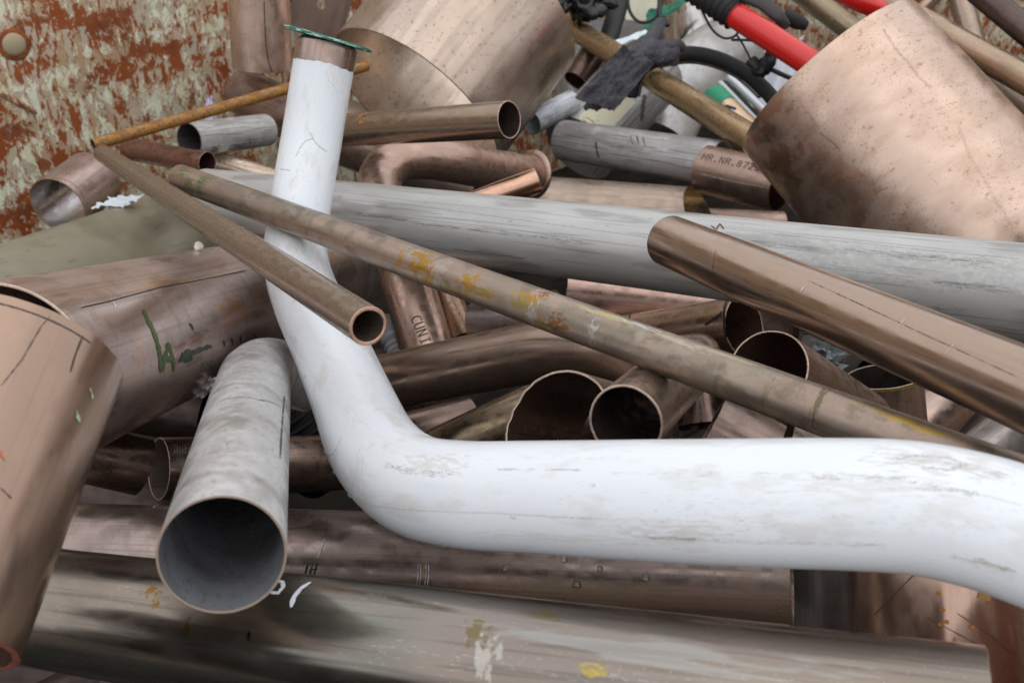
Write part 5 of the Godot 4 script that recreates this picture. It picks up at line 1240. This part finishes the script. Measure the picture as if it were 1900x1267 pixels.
	tag(place(part("black_cable", loft([Vector3(0.4057, 1.1940, -3.4501), Vector3(0.4133, 1.1409, -3.4170), Vector3(0.4399, 1.1088, -3.3969), Vector3(0.4740, 1.1039, -3.3939), Vector3(0.5081, 1.1216, -3.4049), Vector3(0.5195, 1.1602, -3.4290), Vector3(0.5195, 1.2020, -3.4551)], [Vector2(0.0057, 0.0057), Vector2(0.0057, 0.0057), Vector2(0.0057, 0.0057), Vector2(0.0057, 0.0057), Vector2(0.0057, 0.0057), Vector2(0.0057, 0.0057), Vector2(0.0057, 0.0057)], 0.0000, 10, 30.0), cable_black, self), Vector3(0.4057, 1.1940, -3.4501)), "thin black cable looping beside the green tape", "cable")
	tag(place(part("black_cable", loft([Vector3(0.4995, 1.2337, -3.2981), Vector3(0.4912, 1.1869, -3.2334), Vector3(0.4916, 1.1628, -3.1948), Vector3(0.5129, 1.1507, -3.1872), Vector3(0.5096, 1.1480, -3.1620)], [Vector2(0.0081, 0.0081), Vector2(0.0081, 0.0081), Vector2(0.0080, 0.0080), Vector2(0.0080, 0.0080), Vector2(0.0080, 0.0080)], 0.0000, 10, 30.0), cable_black, self), Vector3(0.4995, 1.2337, -3.2981)), "thick black cable hanging down to the glove's fingertip", "cable")
	var cycle := thing("scrap_bicycle", "scrapped red bicycle frame with black tyre, grip and cables among the pipes", "bicycle", Vector3(0.7152, 1.1898, -3.0348))
	place(part("tyre", loft([Vector3(0.4008, 0.9082, -3.1536), Vector3(0.4166, 0.9702, -3.1688), Vector3(0.4539, 1.0161, -3.1739), Vector3(0.5232, 1.0461, -3.1691), Vector3(0.6095, 1.0577, -3.1527), Vector3(0.6946, 1.0449, -3.1212), Vector3(0.7698, 1.0144, -3.0785), Vector3(0.8351, 0.9665, -3.0250), Vector3(0.8908, 0.9015, -2.9608)], [Vector2(0.0221, 0.0257), Vector2(0.0219, 0.0256), Vector2(0.0218, 0.0254), Vector2(0.0216, 0.0253), Vector2(0.0215, 0.0251), Vector2(0.0214, 0.0249), Vector2(0.0212, 0.0248), Vector2(0.0211, 0.0246), Vector2(0.0210, 0.0245)], 0.0020, 18, 60.0), black_rubber, cycle), Vector3(0.4008, 0.9082, -3.1536) - cycle.position)
	place(part("wheel_rim", loft([Vector3(0.4356, 0.8990, -3.1950), Vector3(0.4477, 0.9522, -3.2047), Vector3(0.4817, 0.9893, -3.2043), Vector3(0.5408, 1.0136, -3.1959), Vector3(0.6173, 1.0238, -3.1787), Vector3(0.6964, 1.0125, -3.1480), Vector3(0.7636, 0.9847, -3.1071), Vector3(0.8229, 0.9392, -3.0551)], [Vector2(0.0056, 0.0074), Vector2(0.0056, 0.0074), Vector2(0.0055, 0.0074), Vector2(0.0055, 0.0073), Vector2(0.0054, 0.0073), Vector2(0.0054, 0.0072), Vector2(0.0054, 0.0072), Vector2(0.0053, 0.0071)], 0.0000, 12, 30.0), paint(Color8(120, 122, 124), 0.3, 0.9), cycle), Vector3(0.4356, 0.8990, -3.1950) - cycle.position)
	place(part("frame_tube", loft([Vector3(0.6915, 1.2128, -3.0492), Vector3(0.8023, 1.1639, -2.9007), Vector3(0.9097, 1.1177, -2.7303)], [Vector2(0.0390, 0.0390), Vector2(0.0393, 0.0393), Vector2(0.0392, 0.0392)], 0.0000, 28, 30.0), red_paint, cycle), Vector3(0.6915, 1.2128, -3.0492) - cycle.position)
	place(part("fork_tube", loft([Vector3(0.9322, 1.3317, -2.8877), Vector3(1.0158, 1.2955, -2.8297), Vector3(1.0859, 1.2710, -2.7908), Vector3(1.1363, 1.2548, -2.7570)], [Vector2(0.0379, 0.0316), Vector2(0.0359, 0.0297), Vector2(0.0279, 0.0186), Vector2(0.0077, 0.0077)], 0.0040, 24, 20.0), red_paint, cycle), Vector3(0.9322, 1.3317, -2.8877) - cycle.position)
	place(part("rubber_boot", loft([Vector3(0.5606, 1.2798, -3.1854), Vector3(0.6356, 1.2384, -3.1124), Vector3(0.7017, 1.2071, -3.0456)], [Vector2(0.0400, 0.0400), Vector2(0.0429, 0.0429), Vector2(0.0424, 0.0424)], 0.0000, 28, 30.0), black_rubber, cycle), Vector3(0.5606, 1.2798, -3.1854) - cycle.position)
	place(part("boot_rib", turned(Vector3.ZERO, Vector3(0.0069, -0.0035, 0.0069), [[0.0, 0.0424], [0.5, 0.0492], [1.0, 0.0424]], 28), black_rubber, cycle), Vector3(0.5675, 1.2754, -3.1826) - cycle.position)
	place(part("boot_rib", turned(Vector3.ZERO, Vector3(0.0069, -0.0034, 0.0069), [[0.0, 0.0424], [0.5, 0.0492], [1.0, 0.0424]], 28), black_rubber, cycle), Vector3(0.5843, 1.2669, -3.1655) - cycle.position)
	place(part("boot_rib", turned(Vector3.ZERO, Vector3(0.0068, -0.0034, 0.0068), [[0.0, 0.0424], [0.5, 0.0492], [1.0, 0.0424]], 28), black_rubber, cycle), Vector3(0.6010, 1.2586, -3.1485) - cycle.position)
	place(part("boot_rib", turned(Vector3.ZERO, Vector3(0.0068, -0.0034, 0.0068), [[0.0, 0.0424], [0.5, 0.0492], [1.0, 0.0424]], 28), black_rubber, cycle), Vector3(0.6175, 1.2503, -3.1316) - cycle.position)
	place(part("boot_rib", turned(Vector3.ZERO, Vector3(0.0067, -0.0033, 0.0068), [[0.0, 0.0424], [0.5, 0.0492], [1.0, 0.0424]], 28), black_rubber, cycle), Vector3(0.6339, 1.2421, -3.1146) - cycle.position)
	place(part("boot_rib", turned(Vector3.ZERO, Vector3(0.0067, -0.0033, 0.0068), [[0.0, 0.0424], [0.5, 0.0492], [1.0, 0.0424]], 28), black_rubber, cycle), Vector3(0.6502, 1.2339, -3.0978) - cycle.position)
	place(part("boot_rib", turned(Vector3.ZERO, Vector3(0.0066, -0.0033, 0.0068), [[0.0, 0.0424], [0.5, 0.0492], [1.0, 0.0424]], 28), black_rubber, cycle), Vector3(0.6663, 1.2259, -3.0809) - cycle.position)
	place(part("boot_rib", turned(Vector3.ZERO, Vector3(0.0066, -0.0033, 0.0068), [[0.0, 0.0424], [0.5, 0.0492], [1.0, 0.0424]], 28), black_rubber, cycle), Vector3(0.6824, 1.2179, -3.0641) - cycle.position)
	place(part("boot_rib", turned(Vector3.ZERO, Vector3(0.0065, -0.0032, 0.0067), [[0.0, 0.0424], [0.5, 0.0492], [1.0, 0.0424]], 28), black_rubber, cycle), Vector3(0.6983, 1.2099, -3.0474) - cycle.position)
	place(part("brake_lever", loft([Vector3(0.7055, 1.2788, -3.0433), Vector3(0.7664, 1.2555, -3.0169), Vector3(0.8236, 1.2183, -2.9819), Vector3(0.8531, 1.1849, -2.9728)], [Vector2(0.0100, 0.0234), Vector2(0.0117, 0.0250), Vector2(0.0116, 0.0216), Vector2(0.0067, 0.0133)], 0.0040, 16, 20.0), paint(Color8(58, 54, 54), 0.4, 0.4), cycle), Vector3(0.7055, 1.2788, -3.0433) - cycle.position)
	place(part("lever_stub", loft([Vector3(0.8451, 1.2117, -3.0249), Vector3(0.8922, 1.1946, -3.0142), Vector3(0.9259, 1.1832, -3.0071)], [Vector2(0.0269, 0.0269), Vector2(0.0236, 0.0236), Vector2(0.0135, 0.0135)], 0.0040, 18, 20.0), black_rubber, cycle), Vector3(0.8451, 1.2117, -3.0249) - cycle.position)
	place(part("brake_arm", loft([Vector3(0.8293, 1.1097, -3.0084), Vector3(0.8088, 1.0750, -2.9866), Vector3(0.7842, 1.0345, -2.9731)], [Vector2(0.0171, 0.0188), Vector2(0.0222, 0.0256), Vector2(0.0154, 0.0171)], 0.0120, 16, 24.0), cable_black, cycle), Vector3(0.8293, 1.1097, -3.0084) - cycle.position)
	place(part("brake_arm", loft([Vector3(0.7568, 1.0838, -3.0040), Vector3(0.7773, 1.0577, -2.9876), Vector3(0.7910, 1.0374, -2.9749)], [Vector2(0.0154, 0.0154), Vector2(0.0188, 0.0205), Vector2(0.0154, 0.0137)], 0.0120, 16, 24.0), paint(Color8(48, 44, 42), 0.45, 0.3), cycle), Vector3(0.7568, 1.0838, -3.0040) - cycle.position)
	place(part("brake_cable", loft([Vector3(0.6033, 1.2187, -3.1118), Vector3(0.6420, 1.1553, -3.0958), Vector3(0.6802, 1.1288, -3.0792), Vector3(0.7101, 1.1368, -3.0607), Vector3(0.7225, 1.1594, -3.0511)], [Vector2(0.0039, 0.0039), Vector2(0.0039, 0.0039), Vector2(0.0039, 0.0039), Vector2(0.0039, 0.0039), Vector2(0.0039, 0.0039)], 0.0000, 10, 30.0), cable_black, cycle), Vector3(0.6033, 1.2187, -3.1118) - cycle.position)
	place(part("brake_cable", loft([Vector3(0.6246, 1.2171, -3.1344), Vector3(0.6663, 1.1788, -3.1105), Vector3(0.7170, 1.1544, -3.0716)], [Vector2(0.0035, 0.0035), Vector2(0.0035, 0.0035), Vector2(0.0034, 0.0034)], 0.0000, 10, 30.0), cable_black, cycle), Vector3(0.6246, 1.2171, -3.1344) - cycle.position)
	place(part("brake_cable", loft([Vector3(0.7122, 1.1506, -3.0457), Vector3(0.7362, 1.1187, -3.0257), Vector3(0.7576, 1.0808, -2.9903)], [Vector2(0.0034, 0.0034), Vector2(0.0034, 0.0034), Vector2(0.0034, 0.0034)], 0.0000, 10, 30.0), cable_black, cycle), Vector3(0.7122, 1.1506, -3.0457) - cycle.position)
	place(part("brake_cable", loft([Vector3(0.6998, 1.1281, -3.0552), Vector3(0.7730, 1.1277, -3.0432), Vector3(0.8361, 1.1097, -3.0084)], [Vector2(0.0043, 0.0043), Vector2(0.0043, 0.0043), Vector2(0.0043, 0.0043)], 0.0000, 10, 30.0), cable_black, cycle), Vector3(0.6998, 1.1281, -3.0552) - cycle.position)
	place(part("brake_cable", loft([Vector3(0.8218, 1.0548, -2.9858), Vector3(0.8634, 1.0403, -2.9649), Vector3(0.9013, 1.0288, -2.9460)], [Vector2(0.0077, 0.0077), Vector2(0.0077, 0.0077), Vector2(0.0077, 0.0077)], 0.0000, 10, 30.0), cable_black, cycle), Vector3(0.8218, 1.0548, -2.9858) - cycle.position)
	var banded := tube("copper_tube", "small tan tube with green tape band and a black painted letter, beyond the slanting tube", "pipe", [Vector3(0.7160, 0.8585, -3.2994), Vector3(0.9009, 0.7242, -3.0387)], 0.0550, 0.003, metal("copper_light", Color(1.000, 0.920, 0.820), 0.42, 0.70, Vector2(1.00, 1.00), 0.003, true), {})
	tube("tape_band", "", "", [Vector3(0.7123, 0.8611, -3.3046), Vector3(0.7493, 0.8343, -3.2525)], 0.0565, 0.0, green_tape_bright(), {"parent": banded.root, "origin": banded.origin, "side": "tape_band", "cuts": [[0.004, 0.0, 0.0], [0.006, 0.0, 0.0]]})
	stroke(banded, ink, 0.014, [[0.115, 3.9], [0.09, 3.7], [0.09, 3.2], [0.12, 2.9]], "painted_letter", 0.1)
	stroke(banded, white_ink, 0.014, [[0.125, 3.5], [0.11, 3.3], [0.125, 3.1]], "painted_letter", 0.1)
	stroke(banded, ink, 0.012, [[0.15, 3.8], [0.15, 3.3], [0.17, 3.0]], "painted_letter", 0.1)
	tag(place(part("thin_tube", loft([Vector3(0.7506, 0.8934, -3.4038), Vector3(0.8467, 0.8129, -3.3063), Vector3(0.9403, 0.7346, -3.2103)], [Vector2(0.0128, 0.0128), Vector2(0.0126, 0.0126), Vector2(0.0125, 0.0125)], 0.0000, 14, 30.0), paint(Color8(190, 194, 198), 0.35, 0.3), self), Vector3(0.7506, 0.8934, -3.4038)), "slim silver tube beside the tan tube with green tape", "tube")
	tag(place(part("thin_tube", loft([Vector3(0.7860, 0.9100, -3.4142), Vector3(0.8642, 0.8508, -3.3300), Vector3(0.9403, 0.7932, -3.2469)], [Vector2(0.0147, 0.0147), Vector2(0.0146, 0.0146), Vector2(0.0144, 0.0144)], 0.0000, 14, 30.0), paint(Color8(206, 210, 214), 0.35, 0.3), self), Vector3(0.7860, 0.9100, -3.4142)), "slim white tube, outermost beside the green taped tube", "tube")
	tag(place(part("black_wire", loft([Vector3(0.7702, 0.8967, -3.4059), Vector3(0.8564, 0.8277, -3.3156), Vector3(0.9403, 0.7607, -3.2265)], [Vector2(0.0059, 0.0059), Vector2(0.0058, 0.0058), Vector2(0.0058, 0.0058)], 0.0000, 14, 30.0), paint(Color8(44, 46, 48), 0.35, 0.3), self), Vector3(0.7702, 0.8967, -3.4059)), "black wire running between two slim pale tubes", "wire")
	tag(place(part("white_sheet", sheet([Vector3(0.0000, 0.0000, 0.0000), Vector3(0.3459, -0.0210, 0.0131), Vector3(0.2758, -0.1977, 0.4773), Vector3(0.0000, -0.1782, 0.4651)], 0.0800, 14, 0.0040, 0.08), paint(Color8(190, 192, 200), 0.6), self), Vector3(0.9882, 0.8229, -4.3974)), "pale crumpled white sheet under the bicycle's brake", "sheet")
	tube("copper_tube", "tan brown tube slanting behind the giant copper pipe, nearest of the corner tubes", "pipe", [Vector3(1.0665, 1.3023, -2.8692), Vector3(1.3637, 1.1762, -2.3188)], 0.0366, 0.003, metal("copper_brown", Color(1.000, 0.940, 0.860), 0.40, 0.80, Vector2(1.00, 1.00), 0.003, true), {})
	tube("copper_tube", "upright brown tube crossing behind the other corner tubes", "pipe", [Vector3(1.5642, 1.2181, -3.4652), Vector3(1.5719, 0.8416, -2.8762)], 0.0398, 0.003, metal("copper_brown", Color(0.900, 0.860, 0.820), 0.35, 0.85, Vector2(1.00, 1.00), 0.003, true), {})
	tube("copper_tube", "dark tube at the uppermost corner", "pipe", [Vector3(1.2697, 1.3627, -2.7301), Vector3(1.3927, 1.2497, -2.4237)], 0.0345, 0.003, metal("copper_dark", Color(0.720, 0.680, 0.680), 0.45, 0.80, Vector2(1.00, 1.00), 0.003, true), {})
	tube("copper_tube", "dark olive brown tube beneath the tan corner tube", "pipe", [Vector3(1.2065, 1.2070, -3.1045), Vector3(1.5978, 0.9579, -2.5951)], 0.0442, 0.003, metal("copper_dark", Color(0.800, 0.780, 0.720), 0.45, 0.80, Vector2(1.00, 1.00), 0.003, true), {})
	tube("copper_tube", "brown tube end poking up between the two red bicycle tubes", "pipe", [Vector3(1.0155, 1.1938, -3.6859), Vector3(1.2324, 1.0573, -3.3647)], 0.0430, 0.003, metal("copper_brown", Color(0.850, 0.820, 0.720), 0.45, 0.80, Vector2(1.00, 1.00), 0.003, true), {})
	tube("copper_tube", "short pale tube leaning the other way among the corner tubes", "pipe", [Vector3(1.5099, 1.0158, -3.6925), Vector3(1.6288, 1.1768, -3.6752)], 0.0265, 0.003, metal("copper_mid", Color(1.000, 0.950, 0.880), 0.40, 0.80, Vector2(1.00, 1.00), 0.003, true), {})
	var drops := SurfaceTool.new()
	drops.begin(Mesh.PRIMITIVE_TRIANGLES)
	add_drop(drops, Vector3(-0.3126, 1.1832, -1.1490), Vector3(-0.8210, 0.4704, 0.3235), 0.0031)
	add_drop(drops, Vector3(-0.2984, 1.1823, -1.1105), Vector3(-0.8402, 0.4392, 0.3181), 0.0027)
	add_drop(drops, Vector3(-0.2843, 1.1766, -1.0656), Vector3(-0.8948, 0.3097, 0.3217), 0.0030)
	add_drop(drops, Vector3(-0.2628, 1.1788, -1.0056), Vector3(-0.9176, 0.2576, 0.3027), 0.0025)
	add_drop(drops, Vector3(-0.2435, 1.1808, -0.9445), Vector3(-0.9492, 0.1002, 0.2984), 0.0027)
	add_drop(drops, Vector3(-0.2287, 1.1765, -0.9023), Vector3(-0.9195, -0.1336, 0.3698), 0.0020)
	add_drop(drops, Vector3(-0.2107, 1.1801, -0.8603), Vector3(-0.8671, -0.2380, 0.4377), 0.0026)
	add_drop(drops, Vector3(-0.1854, 1.1845, -0.8142), Vector3(-0.7742, -0.3643, 0.5175), 0.0031)
	add_drop(drops, Vector3(-0.0685, 1.2180, -0.6997), Vector3(-0.2588, -0.5656, 0.7830), 0.0025)
	add_drop(drops, Vector3(-0.0476, 1.2272, -0.6866), Vector3(-0.2221, -0.5495, 0.8055), 0.0022)
	add_drop(drops, Vector3(0.0645, 1.2718, -0.6307), Vector3(-0.1786, -0.5649, 0.8056), 0.0025)
	add_drop(drops, Vector3(0.1606, 1.3142, -0.5817), Vector3(-0.1934, -0.4701, 0.8612), 0.0023)
	add_drop(drops, Vector3(0.1114, 1.2984, -0.6026), Vector3(-0.2341, -0.4506, 0.8615), 0.0017)
	add_drop(drops, Vector3(-0.3289, 1.2020, -1.2303), Vector3(-0.5209, 0.8200, 0.2371), 0.0028)
	add_drop(drops, Vector3(0.0627, 1.0884, -0.8103), Vector3(-0.3003, 0.7706, 0.5621), 0.0045)
	add_drop(drops, Vector3(-0.0070, 1.0649, -0.8181), Vector3(-0.3110, 0.6141, 0.7253), 0.0052)
	add_drop(drops, Vector3(0.0763, 1.0681, -0.7879), Vector3(-0.3036, 0.3950, 0.8671), 0.0057)
	add_drop(drops, Vector3(0.1552, 1.0950, -0.7741), Vector3(-0.3113, 0.5732, 0.7580), 0.0050)
	add_drop(drops, Vector3(0.1036, 1.0903, -0.7924), Vector3(-0.3094, 0.6660, 0.6787), 0.0038)
	add_drop(drops, Vector3(0.0347, 1.0635, -0.8006), Vector3(-0.3077, 0.4567, 0.8347), 0.0032)
	var wet := StandardMaterial3D.new()
	wet.albedo_color = Color(1, 1, 1, 0.03)
	wet.roughness = 0.02
	wet.refraction_enabled = true
	wet.refraction_scale = 0.033
	var beads := part("water_drops", drops.commit(), wet, self)
	beads.set_meta("kind", "stuff")
	tag(beads, "water drops beaded on the white pipe and the brown pipe under it", "water")
	# the dark mass of pipes deep in the heap
	var mass := SurfaceTool.new()
	mass.begin(Mesh.PRIMITIVE_TRIANGLES)
	add_pipe(mass, Vector3(-0.9595, 0.6162, -1.6081), Vector3(-0.4873, 0.7177, -1.3591), 0.050)
	add_pipe(mass, Vector3(0.9540, 0.5113, -2.0055), Vector3(1.1481, 0.4131, -1.4786), 0.077)
	add_pipe(mass, Vector3(1.0562, 0.3441, -2.1589), Vector3(0.8232, 0.4075, -1.4787), 0.094)
	add_pipe(mass, Vector3(-1.1608, 0.8408, -1.4053), Vector3(-0.3173, 0.7149, -1.1409), 0.061)
	add_pipe(mass, Vector3(0.8381, 0.9243, -1.2423), Vector3(0.5451, 0.8979, -0.9518), 0.075)
	add_pipe(mass, Vector3(-1.6502, 0.3585, -2.5289), Vector3(-1.5022, 0.4819, -1.8837), 0.094)
	add_pipe(mass, Vector3(-0.4060, 0.7593, -1.0166), Vector3(-0.7939, 0.7403, -0.7539), 0.050)
	add_pipe(mass, Vector3(-0.3714, 0.6909, -1.1977), Vector3(-0.4036, 0.8219, -0.5379), 0.070)
	add_pipe(mass, Vector3(-0.5776, 0.5991, -1.2328), Vector3(0.2255, 0.7285, -0.9345), 0.087)
	add_pipe(mass, Vector3(-0.2007, 0.5445, -1.8054), Vector3(-0.6486, 0.6455, -1.4745), 0.055)
	add_pipe(mass, Vector3(-0.8616, 0.5615, -2.2503), Vector3(-0.4364, 0.4641, -2.0612), 0.084)
	add_pipe(mass, Vector3(1.5550, 0.1711, -2.5053), Vector3(1.3734, 0.1550, -2.0464), 0.064)
	add_pipe(mass, Vector3(0.5765, 0.7642, -1.5710), Vector3(0.2181, 0.7063, -1.2290), 0.053)
	add_pipe(mass, Vector3(0.6528, 0.5600, -1.1598), Vector3(0.1959, 0.6022, -0.7748), 0.092)
	add_pipe(mass, Vector3(-1.0508, 0.7358, -1.4875), Vector3(-0.3427, 0.6146, -1.0044), 0.070)
	add_pipe(mass, Vector3(0.1221, 0.6882, -2.0097), Vector3(-0.3832, 0.6605, -1.8737), 0.095)
	add_pipe(mass, Vector3(-0.9564, 0.6741, -1.8511), Vector3(-0.5043, 0.7621, -1.6669), 0.051)
	add_pipe(mass, Vector3(-0.4623, 0.6419, -0.9580), Vector3(-0.9639, 0.6436, -0.9104), 0.092)
	add_pipe(mass, Vector3(0.2208, 0.8068, -1.0801), Vector3(-0.3305, 0.9386, -0.5659), 0.084)
	add_pipe(mass, Vector3(0.3546, 0.6448, -1.2881), Vector3(-0.0748, 0.8074, -0.7079), 0.063)
	add_pipe(mass, Vector3(-0.3856, 0.3520, -2.1743), Vector3(-0.0216, 0.2451, -1.5360), 0.081)
	add_pipe(mass, Vector3(-0.3431, 0.7514, -1.0302), Vector3(0.5350, 0.7376, -0.9876), 0.053)
	add_pipe(mass, Vector3(-0.5081, 0.6883, -1.1795), Vector3(0.1493, 0.7081, -1.0002), 0.074)
	add_pipe(mass, Vector3(1.6001, 0.3775, -2.6503), Vector3(1.5307, 0.3978, -2.2187), 0.070)
	add_pipe(mass, Vector3(0.4087, 0.7205, -1.1769), Vector3(-0.2140, 0.7729, -0.7788), 0.071)
	add_pipe(mass, Vector3(0.3610, 0.4127, -2.0362), Vector3(-0.3392, 0.3918, -1.6647), 0.087)
	add_pipe(mass, Vector3(0.6958, 0.6765, -2.2629), Vector3(0.5279, 0.7324, -1.6051), 0.068)
	add_pipe(mass, Vector3(-0.2427, 0.4382, -2.0489), Vector3(-0.4830, 0.5182, -1.6844), 0.090)
	add_pipe(mass, Vector3(0.5501, 0.3225, -1.8966), Vector3(1.0003, 0.3802, -1.5666), 0.067)
	add_pipe(mass, Vector3(-0.7434, 0.6845, -1.3985), Vector3(-0.3038, 0.6924, -0.9358), 0.067)
	add_pipe(mass, Vector3(-0.3950, 0.7287, -1.1047), Vector3(0.1147, 0.8039, -0.8709), 0.082)
	add_pipe(mass, Vector3(-0.6365, 0.7223, -1.7675), Vector3(-0.5046, 0.5912, -1.0598), 0.072)
	add_pipe(mass, Vector3(-1.0942, 0.8734, -1.5410), Vector3(-0.6040, 0.7910, -1.5012), 0.063)
	add_pipe(mass, Vector3(0.6688, 0.6504, -2.0678), Vector3(0.2862, 0.7653, -1.7352), 0.080)
	add_pipe(mass, Vector3(1.7073, 0.2762, -2.4992), Vector3(0.9679, 0.4863, -2.0649), 0.064)
	add_pipe(mass, Vector3(-0.7308, 0.3898, -2.4978), Vector3(-0.3704, 0.5233, -1.9887), 0.056)
	add_pipe(mass, Vector3(-0.4318, 0.7654, -1.0656), Vector3(-0.3116, 0.8230, -0.6824), 0.081)
	add_pipe(mass, Vector3(-0.9139, 0.6061, -1.9747), Vector3(-0.4946, 0.7233, -1.6443), 0.086)
	add_pipe(mass, Vector3(-0.7844, 0.7303, -1.2649), Vector3(-0.1707, 0.5774, -1.0273), 0.056)
	add_pipe(mass, Vector3(0.5356, 0.7139, -1.5290), Vector3(0.0159, 0.8002, -1.0339), 0.089)
	add_pipe(mass, Vector3(-0.6738, 0.6770, -1.0993), Vector3(0.2046, 0.7711, -1.0261), 0.081)
	add_pipe(mass, Vector3(-0.3215, 0.6816, -1.2587), Vector3(-0.8861, 0.6154, -0.9928), 0.063)
	add_pipe(mass, Vector3(-0.8158, 0.5151, -2.2706), Vector3(-0.4464, 0.5077, -2.0475), 0.060)
	add_pipe(mass, Vector3(-1.0142, 0.6605, -1.0116), Vector3(-0.3320, 0.7879, -0.8668), 0.071)
	add_pipe(mass, Vector3(1.4774, 0.4606, -2.5844), Vector3(1.1591, 0.4093, -2.2855), 0.073)
	add_pipe(mass, Vector3(0.8299, 0.2877, -1.9761), Vector3(1.0555, 0.2650, -1.6208), 0.070)
	add_pipe(mass, Vector3(-0.6998, 1.1330, -0.5112), Vector3(-0.0425, 1.1954, -0.4323), 0.060)
	add_pipe(mass, Vector3(-0.7584, 1.3332, -0.5892), Vector3(-0.5148, 1.2335, -0.4090), 0.080)
	add_pipe(mass, Vector3(0.8618, 1.3189, -1.1109), Vector3(0.7368, 1.1112, -0.6273), 0.100)
	add_pipe(mass, Vector3(1.1721, 1.3168, -1.6402), Vector3(1.2467, 1.1128, -1.1589), 0.140)
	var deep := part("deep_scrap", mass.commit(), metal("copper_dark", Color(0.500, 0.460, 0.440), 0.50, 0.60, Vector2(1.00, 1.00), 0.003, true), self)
	deep.set_meta("kind", "stuff")
	tag(deep, "dark mass of scrap pipes deep in the gaps of the heap", "scrap")
